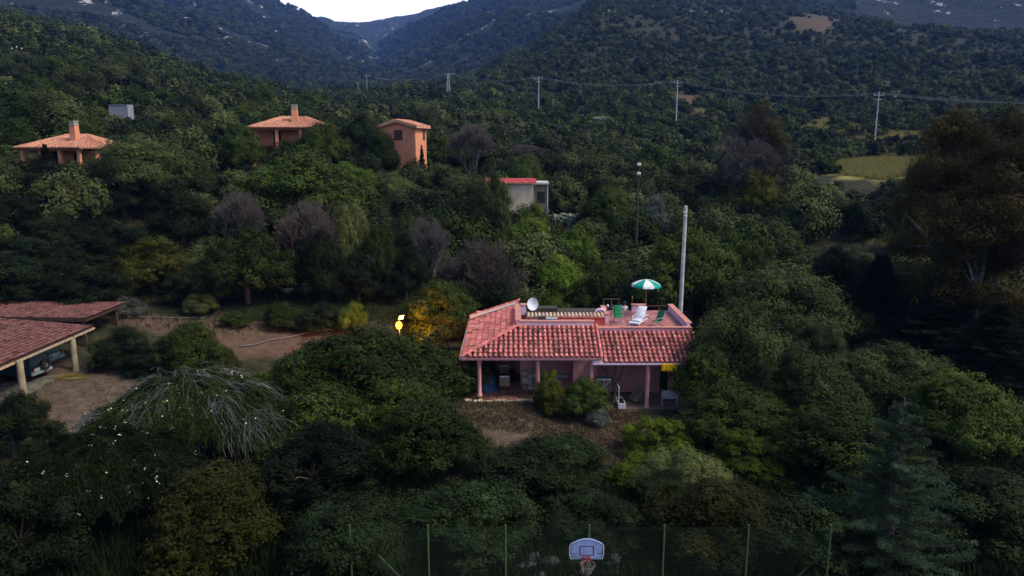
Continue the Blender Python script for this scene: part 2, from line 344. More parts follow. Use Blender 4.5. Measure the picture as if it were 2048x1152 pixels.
def tiles(mb, O, u, v, nrm, cols, rows, cw, rl, inside, rnd, jit=1.0):
    """rows of barrel tiles: u across, v down the slope, nrm up from it"""
    for ci in range(cols):
        for ri in range(rows):
            a = (ci+.5)*cw; bb = ri*rl
            if not inside(a, bb+rl*.5): continue
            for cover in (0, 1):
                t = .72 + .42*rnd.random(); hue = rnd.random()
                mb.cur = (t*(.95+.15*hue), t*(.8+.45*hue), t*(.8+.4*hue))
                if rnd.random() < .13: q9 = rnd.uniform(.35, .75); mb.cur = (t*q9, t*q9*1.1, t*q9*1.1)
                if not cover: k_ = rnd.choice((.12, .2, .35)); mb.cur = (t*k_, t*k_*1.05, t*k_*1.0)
                cx = a + (0 if cover else cw*.5) + rnd.uniform(-.012, .012)*jit; L_ = rl*1.16; seg = 6
                tw = rnd.uniform(-.012, .012)*jit
                vs = []
                for k, (s_, r, h) in enumerate(((0, cw*.27, .012), (L_, cw*.34, .072))):
                    for q in range(seg+1):
                        an = math.pi*q/seg
                        if cover: dx, dz = -math.cos(an)*r, math.sin(an)*r*.95+h
                        else: dx, dz = -math.cos(an)*r, .085-math.sin(an)*r*.6 + h*.5-.03
                        vs.append(O + u*(cx+dx+tw*k) + v*(bb+s_-rl*.08) + nrm*dz)
                mb.add(vs, [(q, q+1, seg+2+q, seg+1+q) for q in range(seg)], True)
                if cover:   # thickness of the lower lip
                    lo = vs[seg+1:]; inn = [p - nrm*.03 for p in lo]
                    mb.add(lo+inn, [(q, q+1, seg+2+q, seg+1+q) for q in range(seg)])
    mb.cur = (1, 1, 1)
def ridge(mb, a, b, r, rnd, step=.38):
    a, b = Vector(a), Vector(b); n = max(1, int((b-a).length/step)); d = (b-a)/n
    s = Vector((d.y, -d.x, 0)).normalized(); up = s.cross(d).normalized()
    if up.z < 0: up = -up
    for i_ in range(n):
        t = .65+.5*rnd.random(); mb.cur = (t, t*.9, t*.9); vs = []
        for k, rad in ((0, r*1.05), (1.12, r*.85)):
            for q in range(7):
                an = math.pi*q/6; vs.append(a + d*(i_+k) - s*math.cos(an)*rad + up*(math.sin(an)*rad + (.02 if k == 0 else 0)))
        mb.add(vs, [(q, q+1, 8+q, 7+q) for q in range(6)], True)
    mb.cur = (1, 1, 1)

hs = thing('pink_house', 'single-storey pink house with terracotta tiled porch roofs and a flat roof terrace', 'house', (4, 44, 0.2))
def H_(mb, name, mat, parent=hs, bevel=0):
    o = mb.build(name, mat, parent, bevel)
    if parent is hs: o.matrix_parent_inverse = Matrix.Translation(-Vector((4, 44, .2)))
    return o
def sub(mb, name, mat, parent, bevel=0):
    return mb.build(name, mat, parent, bevel)   # parent has identity local frame, so world coords work
ZE, ZT_, YE, YT = 3.34, 4.53, 41.0, 44.0
rnd = random.Random(3)
# front-left roof plane
def plane_roof(O, u, v, width, length, inside, cw, rl, seed, name='roof', extra=None, under=None):
    mb = MB(); O = Vector(O); u = Vector(u).normalized(); v = Vector(v).normalized(); nrm = u.cross(v); nrm = nrm if nrm.z > 0 else -nrm
    tiles(mb, O, u, v, nrm, int(round(width/cw)), int(round(length/rl)), cw, rl, inside, random.Random(seed))
    if extra: extra(mb)
    o = H_(mb, name, tile_m)
    ub = MB(); ub.poly(under, -nrm*.12); sub(ub, 'roof_deck', moss_m, o)
    return o
slopeL = Vector((0, YE-YT, ZE-ZT_)); lenL = slopeL.length; hipx = 3.42
insA = lambda a, b: a > (1-b/lenL)*hipx - .02
def exA(mb):
    ridge(mb, (.5, YT, ZT_+.1), (-2.94, YE, ZE+.1), .11, rnd)
    ridge(mb, (5.25, YT, ZT_+.06), (5.27, YE, ZE+.06), .10, rnd)
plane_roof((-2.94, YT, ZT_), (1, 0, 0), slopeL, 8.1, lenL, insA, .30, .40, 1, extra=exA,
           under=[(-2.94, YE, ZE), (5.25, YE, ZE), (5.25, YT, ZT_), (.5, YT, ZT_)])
# front-right roof plane, a step lower
ZE2, ZT2 = 3.03, 4.17; s2 = Vector((0, YE-YT, ZE2-ZT2)); 
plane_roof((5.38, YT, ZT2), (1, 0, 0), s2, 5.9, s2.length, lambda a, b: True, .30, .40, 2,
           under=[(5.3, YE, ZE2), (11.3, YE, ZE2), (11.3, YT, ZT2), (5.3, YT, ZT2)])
# left-hand roof plane falling to the west
s3 = Vector((-3.44, 0, ZE-ZT_)); l3 = s3.length
def insC(a, b):   # a runs along +Y from 41, b down-slope
    return a > (1-b/l3)*3.0 - .05
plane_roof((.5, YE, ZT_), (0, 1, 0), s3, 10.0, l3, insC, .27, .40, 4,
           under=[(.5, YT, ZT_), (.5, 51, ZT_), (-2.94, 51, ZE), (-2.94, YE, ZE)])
# back roof strips beyond the left plane
mb = MB(); u = Vector((1, 0, 0)); v = Vector((0, 1, -.30)).normalized()
mb.poly([(-3.1, 51.05, 3.42), (.45, 51.05, 4.62), (.45, 52.6, 4.3), (-3.1, 52.6, 3.1)], (0, 0, -.1))
ridge(mb, (.6, 51.0, 4.70), (-3.0, 51.0, 3.52), .12, rnd); H_(mb, 'roof', tile_m)
mb = MB(); mb.poly([(-3.0, 50.2, 3.5), (.2, 50.2, 4.55), (.3, 50.75, 4.64), (-3.0, 50.8, 3.56)], (0, 0, .03)); H_(mb, 'roof_flashing', plain('weathered_flashing', (.42, .38, .34), .8))
# fascia and gutter boards
mb = MB(); mb.box((-2.96, 40.93, 3.22), (5.27, 41.02, 3.36)); mb.box((-3.0, 40.95, 3.2), (-2.93, 51, 3.34)); H_(mb, 'fascia', plain('rose_fascia', (.36, .17, .19)))
mb = MB(); mb.box((4.75, 40.95, 2.93), (11.3, 41.03, 3.05)); mb.box((4.75, 41.03, 2.93), (5.32, 41.5, 3.3)); H_(mb, 'fascia', lilac)
mb = MB(); mb.tube([(-3.06, 40.9, 3.3), (-3.06, 51, 3.3)], .07, 8); H_(mb, 'gutter', grey_mt)
# body walls
mb = MB()
mb.box((.5, 44.02, .1), (3.75, 44.25, 4.5)); mb.box((3.75, 42.7, .1), (5.2, 44.02, 3.9)); mb.box((5.2, 44.02, .1), (11.2, 44.25, 4.18))
mb.box((11.0, 44.25, .1), (11.2, 50, 4.18)); mb.box((.5, 49.7, .1), (11.0, 49.9, 4.18)); mb.box((.25, 46.3, .1), (.5, 51, 4.4)); mb.box((-2.7, 47.2, .1), (.25, 47.4, 3.7))
H_(mb, 'wall', pink)
mb = MB(); mb.box((-2.78, 43.2, .1), (-2.6, 47.4, 3.35)); mb.box((-2.75, 47.4, .1), (-2.55, 51, 3.3)); mb.box((-2.55, 50.8, .1), (.25, 51, 3.9)); H_(mb, 'wall', pink)  # first box: porch side wall added to keep the lamp light out
# terrace
mb = MB(); mb.box((5.3, 44.3, 4.0), (10.95, 49.7, 4.2)); mb.box((.5, 44.3, 4.0), (5.1, 45.5, 4.62)); H_(mb, 'terrace_floor', floor_m)
def parapet(boxes, cop, wm=lilac):
    mb = MB()
    for q in boxes: mb.box(*q)
    o = H_(mb, 'parapet', wm)
    mb = MB()
    for q in cop: mb.box(*q)
    c = sub(mb, 'coping', coping_m, o, .012); return o
parapet([((.5, 44.0, 4.3), (5.1, 44.22, 4.80))], [((.46, 43.95, 4.80), (5.14, 44.3, 4.86))])
parapet([((5.14, 44.0, 4.0), (11.2, 44.22, 4.37))], [((5.14, 43.93, 4.37), (11.25, 44.3, 4.43)), ((6.85, 43.90, 4.432), (11.24, 44.26, 4.462))])
parapet([((.27, 44.3, 4.3), (.5, 48.9, 4.80))], [((.2, 44.302, 4.80), (.58, 48.95, 4.86))])
parapet([((.58, 48.4, 4.2), (.95, 48.9, 4.88))], [((.56, 48.36, 4.88), (1.0, 48.95, 4.93))])
parapet([((11.0, 44.3, 4.1), (11.2, 49.8, 4.62))], [((10.93, 44.302, 4.62), (11.32, 49.85, 4.68))])
xx = at(1213, 625, 46.5).x
parapet([((xx-.12, 46.1, 4.2), (xx+.12, 48.6, 4.78))], [((xx-.17, 46.05, 4.78), (xx+.17, 48.65, 4.84))])
x0, x1 = at(1263, 620, 49.6).x, at(1290, 620, 49.6).x
parapet([((x0, 49.4, 4.2), (x1, 49.7, 4.66))], [((x0-.04, 49.35, 4.66), (x1+.04, 49.75, 4.72))])
# back roof slope with a row of pale ridge tiles facing the terrace
mb = MB(); r2 = random.Random(9)
xa, xb = .95, xx-.2; nn = int((xb-xa)/.24)
mb.cur = (.8, .55, .5); mb.box((xa, 45.5, 4.2), (xb, 45.75, 4.69)); mb.cur = (.9, .5, .45); mb.box((xa-.02, 45.44, 4.69), (xb+.02, 45.80, 4.74))
H_(mb, 'terrace_upstand', tile_m)
mb = MB()
for k in range(nn):
    t = r2.uniform(.75, 1.15); mb.cur = (t, t*.97, t*.92); cx = xa+.12+k*.24; vs = []
    for Y_, z_, r in ((45.5, 4.75, .10), (46.3, 4.80, .085)):
        for q in range(7):
            an = math.pi*q/6; vs.append((cx-math.cos(an)*r, Y_, z_+math.sin(an)*r))
    mb.add(vs, [(q, q+1, 8+q, 7+q) for q in range(6)], True)
    mb.add([Vector(p) for p in vs[:7]], [tuple(range(7))])
H_(mb, 'ridge_tiles', noise_mat('pale_clay', (.45, .30, .22), (.72, .55, .42), 5, .85, .2, True))
mb = MB(); mb.tube([at(1192, 624, 46.3) , at(1194, 620, 46.3), at(1199, 618.5, 46.3), at(1206, 618.5, 46.3), at(1209, 622, 46.3)], .09, 8); H_(mb, 'vent_cowl', lilac)
mb = MB(); mb.box((.95, 46.35, 4.1), (xx-.2, 49.7, 4.40)); mb.box((1.2, 48.6, 4.3), (3.1, 49.5, 4.62)); H_(mb, 'roof', moss_m)
# columns
for px, yb, zt in ((959, 790, 3.3), (1075, 790, 3.3), (1181, 800, 3.3), (1293, 814, 3.0)):
    p = at(px, yb, 41.25); mb = MB(); z0 = p.z-.05 if px < 1150 else .15
    mb.lathe([(.17, z0), (.17, z0+.12), (.125, z0+.2), (.12, 1.6), (.125, zt-.35), (.15, zt-.28), (.15, zt-.22), (.12, zt-.2), (.12, zt)], 20, (p.x, 41.25, 0)); H_(mb, 'column', pink)
# porch floors and the stone edge
mb = MB(); mb.box((-2.8, 41.05, .1), (1.6, 47.2, .72)); H_(mb, 'porch_floor', porch_m)
mb = MB(); mb.box((1.6, 41.2, .05), (5.2, 44.0, .5)); mb.box((5.2, 40.9, -.1), (11.2, 44.0, .22)); H_(mb, 'porch_floor', noise_mat('worn_concrete', (.10, .07, .055), (.19, .14, .11), 3, .9, .3))
mb = MB(); r3 = random.Random(5)
xs = -2.85
while xs < 1.5:
    wd = r3.uniform(.25, .7); t = r3.uniform(.7, 1.5); mb.cur = (t, t, t*.95); mb.box((xs, 40.93+r3.uniform(-.03, .03), .2), (xs+wd-.03, 41.3, .73+r3.uniform(-.02, .015)), taper=.01); xs += wd
H_(mb, 'stone_edging', noise_mat('pale_stone', (.30, .25, .18), (.58, .50, .38), 4, .9, .4, True), bevel=.02)
mb = MB()
for k in range(26):
    t = r3.uniform(.6, 1.3); mb.cur = (t, t, t); cx = .75+(k % 4)*.34+r3.uniform(-.05, .05); z = .72+(k//4)*.19
    if z < 1.9 and cx < 1.9: mb.box((cx-.17, 43.0+r3.uniform(-.04, .04), z), (cx+.16, 43.4, z+.18), taper=.02)
H_(mb, 'stone_wall', noise_mat('block_stone', (.26, .2, .15), (.5, .42, .33), 4, .9, .5, True), bevel=.02)
mb = MB(); mb.box((.5, 43.1, 1.65), (1.3, 43.35, 3.9)); H_(mb, 'wall', pink)
mb = MB(); mb.box((1.45, 42.6, .6), (1.58, 42.75, 3.6)); H_(mb, 'post', brown_wood)
mb = MB(); mb.tube([(2.45, 43.9, 3.6), (2.45, 43.9, 2.1)], .05, 10); H_(mb, 'downpipe', grey_mt)
# windows, doors and openings
def window(x0, x1, z0, z1, Y, shutter=True, name='window'):
    mb = MB(); mb.box((x0, Y-.05, z0), (x1, Y+.02, z1)); o = H_(mb, name, dark_m)
    mb = MB(); t = .06
    for q in (((x0-t, Y-.08, z0-t), (x1+t, Y-.051, z0)), ((x0-t, Y-.08, z1), (x1+t, Y-.051, z1+t)), ((x0-t, Y-.08, z0), (x0, Y-.051, z1)), ((x1, Y-.08, z0), (x1+t, Y-.051, z1)), (((x0+x1)/2-.03, Y-.075, z0), ((x0+x1)/2+.03, Y-.052, z1))): mb.box(*q)
    sub(mb, 'frame', brown_wood, o); return o
window(1.75, 2.35, 2.6, 3.3, 44.0); window(5.35, 5.8, 2.3, 3.2, 44.0)
window(at(1280, 735, 44).x, at(1310, 735, 44).x, 2.35, 3.0, 44.0); window(at(1322, 735, 44).x, at(1334, 735, 44).x, .3, 2.9, 44.0, name='door')
mb = MB(); mb.box((-2.3, 47.1, .75), (-1.1, 47.18, 2.9)); H_(mb, 'door', brown_wood)
# sink and shelf against the porch wall
mb = MB(); mb.box((2.5, 43.4, 1.35), (3.5, 44.0, 1.5)); mb.box((2.55, 43.45, .5), (2.9, 43.9, 1.35)); H_(mb, 'stone_sink', noise_mat('pale_marble', (.3, .3, .33), (.52, .52, .55), 8, .4, .1), bevel=.02)
# low trunk of an old vine against the right bay
mb = MB(); mb.tube([(6.1, 41.6, .2), (6.2, 41.65, 1.0), (6.05, 41.6, 1.8), (6.2, 41.55, 2.5), (6.1, 41.5, 3.0)], [.12, .1, .1, .08, .05], 8); mb.tube([(6.2, 41.6, 1.6), (5.6, 41.7, 2.3), (5.0, 41.8, 2.95)], [.05, .04, .03], 6)
mb.tube([(6.05, 41.6, 1.2), (6.6, 41.7, 2.2), (6.7, 41.7, 2.9)], [.05, .04, .03], 6); o = mb.build('vine_trunk', noise_mat('bark_brown', (.05, .035, .025), (.13, .09, .065), 8, .9, .6)); tag(o, 'gnarled climbing vine trunk growing up to the lower tiled porch roof', 'vine')

# ---------- terrace furniture
TZ = 4.2
def lerp(a, b, t): return Vector(a)*(1-t)+Vector(b)*t
# satellite dish
p = at(1065, 609, 46.6)
d = thing('satellite_dish', 'pale oval satellite dish on the left end of the roof terrace', 'satellite dish', (p.x-.1, 46.8, 4.2))
M = Matrix.Rotation(R_(8), 3, 'Z') @ Matrix.Rotation(R_(78), 3, 'X'); mb = MB()
prof = [(.001, -.0)] + [(.36*k/8, .10*(k/8)**2) for k in range(1, 9)]
Ms = M @ Matrix.Diagonal((1, 1.14, 1)); mb.lathe(prof, 36, (.1, -.1, p.z-4.2), Ms)
mb.lathe([(.36, .10), (.37, .105), (.37, .09), (.36, .085)], 36, (.1, -.1, p.z-4.2), Ms); mb.build('reflector', plain('dish_white', (.74, .76, .82), .5), d)
mb = MB(); mb.tube([(.1, .1, 0), (.1, .1, .72)], .025, 8); mb.tube([(-.15, -.1, 0), (.1, .1, .35)], .015, 6); mb.tube([(.35, -.1, 0), (.1, .1, .35)], .015, 6); mb.build('mast', grey_mt, d)
mb = MB(); mb.tube([(.1, -.12, .35), (-.05, -.55, .42)], .012, 6); mb.box((-.1, -.62, .38), (-.01, -.52, .5)); mb.build('feed_arm', black_pl, d)
# black equipment & grey panel on the strip
o = thing('barbecue_grill', 'small black barbecue grill lying on the left strip of the terrace', 'barbecue', (at(1084, 632, 44.9).x, 44.9, TZ+.42))
mb = MB(); mb.box((-.28, -.2, .1), (.30, .2, .22)); mb.box((-.27, -.19, .22), (.29, .19, .34), taper=.06); mb.build('grill_lid', black_pl, o, .03)
for sx in (-.25, .25):
    mb = MB(); mb.tube([(sx, -.15, 0), (sx*.8, .15, .12)], .018, 6); mb.tube([(sx, .15, 0), (sx*.8, -.15, .12)], .018, 6); mb.build('leg', grey_mt, o)
o = thing('cool_box', 'flat grey-blue lidded case beside the black barbecue', 'case', (at(1103, 634, 44.8).x, 44.8, TZ+.42), R_(-6))
mb = MB(); mb.box((-.36, -.2, .03), (.36, .2, .2)); mb.build('case', plain('slate_case', (.22, .25, .32), .35), o, .03); mb = MB(); mb.box((-.37, -.21, .2), (.37, .21, .24)); mb.build('lid', plain('slate_lid', (.34, .38, .46), .3), o, .015)
o = thing('gas_hob', 'low dark metal frame with burners under the satellite dish', 'hob', (at(1066, 634, 44.95).x, 44.95, TZ+.42))
mb = MB()
for q in ((-.3, -.2), (.3, -.2), (-.3, .2), (.3, .2)): mb.tube([(*q, 0), (*q, .2)], .015, 6)
mb.tube([(-.3, -.2, .2), (.3, -.2, .2), (.3, .2, .2), (-.3, .2, .2), (-.3, -.2, .2)], .018, 6); mb.build('stand', black_pl, o)
mb = MB(); mb.lathe([(.02, .23), (.12, .23), (.13, .2), (.05, .18)], 16, (-.12, 0, 0)); mb.lathe([(.02, .23), (.12, .23), (.13, .2), (.05, .18)], 16, (.14, 0, 0)); mb.build('burner', plain('rust', (.16, .05, .03)), o)
# green folding chairs
green = noise_mat('green_canvas', (.012, .15, .055), (.025, .22, .085), 25, .8, .3)
def deck_chair(label):
    o = thing('folding_chair', label, 'chair', (0, 0, 0), 0, 'green folding chairs on the terrace')
    mb = MB()
    pts = [(-.40, .12, .42), (0, .0, .40), (.0, .0, .40)]
    # sling: seat then tall back with padding ribs
    prof = [(-.28, .43), (-.1, .39), (.12, .38), (.2, .45), (.28, .7), (.36, .95), (.42, 1.12)]
    vs = []; W = .27; fine = []
    for a, b2 in zip(prof[:-1], prof[1:]):
        for t in range(6): fine.append((a[0]+(b2[0]-a[0])*t/6, a[1]+(b2[1]-a[1])*t/6))
    fine.append(prof[-1])
    for i_, (y, z) in enumerate(fine):
        bmp = .012 if i_ % 5 in (1, 2, 3) else 0
        for x in (-W, -W*.33, W*.33, W): vs.append((x, y-bmp, z+bmp*.7))
    for i_, (y, z) in enumerate(fine):
        for x in (-W, -W*.33, W*.33, W): vs.append((x, y+.02, z-.025))
    nF = len(fine); o4 = nF*4
    fs = [(r*4+c, r*4+c+1, r*4+c+5, r*4+c+4) for r in range(nF-1) for c in range(3)]
    fs += [(o4+r*4+c, o4+r*4+c+4, o4+r*4+c+5, o4+r*4+c+1) for r in range(nF-1) for c in range(3)]
    fs += [(r*4, r*4+4, o4+r*4+4, o4+r*4) for r in range(nF-1)] + [(r*4+3, o4+r*4+3, o4+r*4+7, r*4+7) for r in range(nF-1)]
    mb.add(vs, fs, True); mb.build('canvas', green, o)
    for s in (-1, 1):
        mb = MB(); mb.tube([(s*.29, -.3, .02), (s*.29, .18, .45), (s*.29, .44, 1.15)], .014, 6); mb.build('back_frame', grey_mt, o)
        mb = MB(); mb.tube([(s*.27, .38, .02), (s*.27, -.3, .45)], .014, 6); mb.build('leg', grey_mt, o)
        mb = MB(); mb.tube([(s*.31, -.28, .62), (s*.31, .3, .66)], .018, 6); mb.tube([(s*.31, -.26, .6), (s*.29, -.3, .43)], .012, 6); mb.build('armrest', grey_mt, o)
    mb = MB(); mb.tube([(-.28, -.3, .02), (.28, -.3, .02)], .014, 6); mb.build('stretcher', grey_mt, o); mb = MB(); mb.tube([(-.27, .38, .02), (.27, .38, .02)], .014, 6); mb.build('stretcher', grey_mt, o); return o
c1 = deck_chair('green padded folding chair standing upright left of the white lounger'); p = at(1238, 645, 45.6); c1.location = (p.x, 46.1, TZ); c1.rotation_euler.z = R_(2)
c2 = copy_tree(c1); c2['label'] = 'green padded folding chair turned sideways right of the white lounger'; p = at(1313, 648, 45.3); c2.location = (p.x, 45.3, TZ); c2.rotation_euler.z = R_(-62); c2.scale = (1, 1, .88)
# white sun lounger, head end away from us to the right
p = at(1278, 650, 44.9); lo = thing('sun_lounger', 'white plastic sun lounger with raised back on the roof terrace', 'sun lounger', (p.x, 45.5, TZ), R_(-28))
mb = MB()
for s in (-1, 1): mb.box((s*.33-.03, -.75, .26), (s*.33+.03, 1.0, .32))
mb.box((-.33, -.75, .261), (.33, -.69, .319))
for k in range(6): mb.box((-.3, -.66+.11*k, .28), (.3, -.58+.11*k, .31))
mb.build('frame', white_pl, lo, .01)
for sx in (-.32, .32):
    for y in (-.66, .78): mb = MB(); mb.box((sx-.03, y-.03, 0), (sx+.03, y+.03, .27), taper=.005); mb.build('leg', white_pl, lo)
def pad(prof, W, th):
    mb = MB(); vs = []
    for y, z in prof:
        for x in (-W, -W*.9, W*.9, W): vs.append((x, y, z+(th if abs(x) < W else th*.5)))
    for y, z in prof:
        for x in (-W, -W*.9, W*.9, W): vs.append((x, y, z))
    n_ = len(prof); o4 = n_*4
    fs = [(r*4+c, r*4+c+1, r*4+c+5, r*4+c+4) for r in range(n_-1) for c in range(3)] + [(o4+r*4+c, o4+r*4+c+4, o4+r*4+c+5, o4+r*4+c+1) for r in range(n_-1) for c in range(3)]
    fs += [(r*4, r*4+4, o4+r*4+4, o4+r*4) for r in range(n_-1)] + [(r*4+3, o4+r*4+3, o4+r*4+7, r*4+7) for r in range(n_-1)]
    fs += [(0, o4, o4+1, 1), (1, o4+1, o4+2, 2), (2, o4+2, o4+3, 3)]; e = (n_-1)*4; fs += [(e+c, e+c+1, o4+e+c+1, o4+e+c) for c in range(3)]
    mb.add(vs, fs, True); return mb
pad([(-.35, .33), (-.1, .335), (.1, .335), (.28, .37), (.32, .40)], .31, .07).build('seat_cushion', plain('lounger_cushion', (.62, .63, .70), .8), lo)
pad([(.28, .40), (.5, .60), (.75, .82), (1.0, 1.02)], .30, .07).build('back_cushion', plain('lounger_cushion2', (.62, .63, .70), .8), lo)
for s in (-1, 1): mb = MB(); mb.tube([(s*.34, .05, .3), (s*.36, .05, .52), (s*.36, .45, .56), (s*.34, .55, .6)], .022, 8); mb.build('armrest', white_pl, lo)
# parasol
p = at(1291, 612, 48.2); pt = at(1290, 557, 48.2)
um = thing('parasol', 'green and white striped beach parasol open on the roof terrace', 'parasol', (p.x, 48.2, TZ))
hh = pt.z-TZ-.05; mb = MB(); mb.tube([(0, 0, .1), (.01, 0, hh*.5)], .028, 10); mb.tube([(.01, 0, hh*.5), (0, 0, hh)], .022, 10); mb.build('pole', noise_mat('varnished_wood', (.42, .20, .06), (.55, .28, .09), 10, .4), um)
mb = MB(); mb.lathe([(.0, .0), (.24, .0), (.25, .05), (.1, .1), (.05, .28), (.0, .28)], 20); mb.build('base', plain('parasol_base', (.35, .34, .33)), um)
gp = plain('parasol_green', (.0, .30, .21), .8); wp = plain('parasol_white', (.72, .72, .74), .8)
n8 = 8; Rr = 1.0
mg, mw = MB(), MB(); 
for k in range(n8):
    m_ = mg if k % 2 == 0 else mw
    prof = [(.02, hh), (.3, hh-.05), (.6, hh-.15), (.85, hh-.27), (Rr, hh-.36)]
    a0, a1 = 2*math.pi*(k+.5)/n8, 2*math.pi*(k+1.5)/n8; vs = []
    for r, z in prof:
        for q in range(5):
            an = a0+(a1-a0)*q/4; sag = .03*math.sin(math.pi*q/4)*r; vs.append((r*math.cos(an)*(1-.04*math.sin(math.pi*q/4)), r*math.sin(an)*(1-.04*math.sin(math.pi*q/4)), z-sag))
    rim = vs[-5:]; 
    for x, y, z in rim: vs.append((x*1.005, y*1.005, z-.13+.03*random.random()))
    m_.add(vs, [(r*5+q, r*5+q+1, (r+1)*5+q+1, (r+1)*5+q) for r in range(5) for q in range(4)], True)
cg = mg.build('canopy', gp, um); cw_ = mw.build('canopy', wp, um); cg['label'] = 'green canopy panels'; cw_['label'] = 'white canopy panels'
mb = MB()
for k in range(n8):
    an = 2*math.pi*(k+.5)/n8; mb.tube([(0, 0, hh-.35), (math.cos(an)*.5, math.sin(an)*.5, hh-.14)], .006, 4); mb.tube([(0, 0, hh-.02), (math.cos(an)*.97, math.sin(an)*.97, hh-.37)], .006, 4)
mb.tube([(0, 0, hh-.02), (0, 0, hh+.09)], .015, 6); mb.build('ribs', grey_mt, um)
mb = MB(); mb.tube([(.72, -.55, hh-.48), (.73, -.56, hh-.62), (.72, -.55, hh-.76)], [.01, .02, .008], 6); mb.build('tie_cord', plain('pale_cord', (.5, .47, .35)), um)
# railing frame, orange post, post lamp behind the terrace
Yb = 49.6; a = at(1206.5, 620, Yb); b_ = at(1238, 598, Yb); o = thing('metal_railing', 'rusty thin metal frame standing behind the left green chair', 'railing', (a.x, Yb, a.z-.3))
mb = MB(); W_, h_ = b_.x-a.x, b_.z-a.z+.3
for x in (0, W_*.5, W_): mb.tube([(x, 0, 0), (x, 0, h_)], .022, 6)
for z in (h_, h_*.45): mb.tube([(0, 0, z), (W_, 0, z)], .022, 6)
mb.build('frame', noise_mat('rusty_steel', (.13, .07, .05), (.26, .15, .11), 12, .8), o)
p = at(1214.5, 616, 47.2); o = thing('security_camera', 'small black post lamp with round pale head on the pink wall end', 'lamp', (p.x, 47.0, 4.84))
mb = MB(); mb.tube([(0, 0, 0), (0, 0, .26)], [.07, .06], 10); mb.build('post', black_pl, o); mb = MB(); mb.lathe([(.001, .24), (.06, .26), (.085, .33), (.06, .40), (.001, .42)], 14); mb.build('head', white_pl, o)
p = at(1263, 610, 49.55); o = thing('candle_torch', 'thin wooden garden torch with a yellow tip beside the pink planter wall', 'garden torch', (p.x, 49.3, 4.2))
mb = MB(); mb.tube([(0, 0, 0), (0, 0, .98)], .018, 8); mb.build('stick', plain('bamboo', (.35, .16, .06)), o); mb = MB(); mb.lathe([(.02, .98), (.035, 1.0), (.035, 1.1), (.01, 1.14)], 10); mb.build('tip', plain('torch_yellow', (.75, .42, .02)), o)
# rail along the back edge
o = thing('handrail', 'low dark rail behind the lounger along the back of the terrace', 'rail', (at(1292, 615, 49.6).x, 49.6, 4.2)); mb = MB()
for x in (0, .9, 1.75): mb.tube([(x, 0, 0), (x, 0, .38)], .02, 6)
mb.tube([(0, 0, .38), (1.75, 0, .38)], .025, 6); mb.build('rail', noise_mat('rail_brown', (.10, .055, .035), (.16, .09, .06), 8), o)
# yellow awning cloth at the right end of the porch
a = at(1323, 727.5, 40.8); b_ = at(1353.5, 742.5, 40.8); mb = MB(); n_ = 16; vs = []
for r in range(9):
    for c in range(n_+1):
        vs.append((a.x+(b_.x-a.x)*c/n_, 40.8+.02*math.sin(c*1.9)+.01*math.sin(r*2), a.z+(b_.z-a.z)*r/8))
mb.add(vs, [(r*(n_+1)+c, r*(n_+1)+c+1, (r+1)*(n_+1)+c+1, (r+1)*(n_+1)+c) for r in range(8) for c in range(n_)], True)
o = mb.build('yellow_awning', plain('yellow_cloth', (.95, .50, .0), .7)); sm = o.modifiers.new('thick', 'SOLIDIFY'); sm.thickness = .015
tag(o, 'bright yellow cloth panel hanging under the right end of the tiled eave', 'awning')
# porch furniture
def wicker_chair(name, label, loc, rz, cushion=True, group=None):
    o = thing(name, label, 'chair', loc, rz, group)
    mb = MB(); mb.box((-.31, -.3, .08), (.31, .3, .42)); mb.build('seat', wicker, o, .04)
    mb = MB(); vs = []; n_ = 14
    for i_ in range(n_+1):
        an = math.pi*(-.08+1.16*i_/n_); h = .58+.36*math.sin(math.pi*i_/n_)**2
        for r, z in ((.34, .1), (.36, h), (.31, h), (.3, .1)): vs.append((math.cos(an)*r, .04+math.sin(an)*r*.95, z))
    mb.add(vs, [(i_*4+k, i_*4+(k+1) % 4, i_*4+4+(k+1) % 4, i_*4+4+k) for i_ in range(n_) for k in range(4)], True); mb.build('backrest', wicker, o)
    for x, y in ((-.26, -.26), (.26, -.26), (-.26, .26), (.26, .26)): mb = MB(); mb.tube([(x, y, 0), (x, y, .1)], .025, 6); mb.build('leg', wicker, o)
    if cushion: pad([(-.25, .43), (0, .435), (.24, .43)], .26, .07).build('cushion', white_pl, o)
    return o
p = at(1009, 780, 42.6)
# tall-backed wicker chairs seen from behind
def back_chair(label, loc, rz):
    o = thing('wicker_chair', label, 'chair', loc, rz, 'wicker chairs in the left porch bay')
    mb = MB(); mb.box((-.31, -.05, .42), (.31, .0, 1.02)); mb.build('backrest', wicker, o, .02)
    mb = MB(); mb.box((-.3, 0, .38), (.3, .55, .46)); mb.build('seat', wicker, o, .02)
    mb = MB(); mb.box((-.29, -.06, 1.0), (.29, .06, 1.08)); mb.build('cushion', white_pl, o, .03)
    for x, y in ((-.29, -.02), (.29, -.02), (-.27, .5), (.27, .5)): mb = MB(); mb.tube([(x, y, 0), (x, y, .42)], .022, 6); mb.build('leg', brown_wood, o)
    return o
w1 = back_chair('wicker chair with white cushion seen from behind in the left porch', (p.x, 42.4, .72), 0)
w2 = copy_tree(w1); w2['label'] = 'wicker chair deeper in the shade behind the white-cushioned one'; w2.location = (p.x-.05, 44.6, .72); w2.rotation_euler.z = R_(180)
o = thing('porch_table', 'dark wooden table between the two wicker chairs in the porch', 'table', (p.x-.05, 43.6, .72)); mb = MB(); mb.box((-.45, -.35, .7), (.45, .35, .75)); mb.build('top', brown_wood, o)
for x in (-.4, .4):
    for y in (-.3, .3): mb = MB(); mb.box((x-.03, y-.03, 0), (x+.03, y+.03, .7)); mb.build('leg', brown_wood, o)
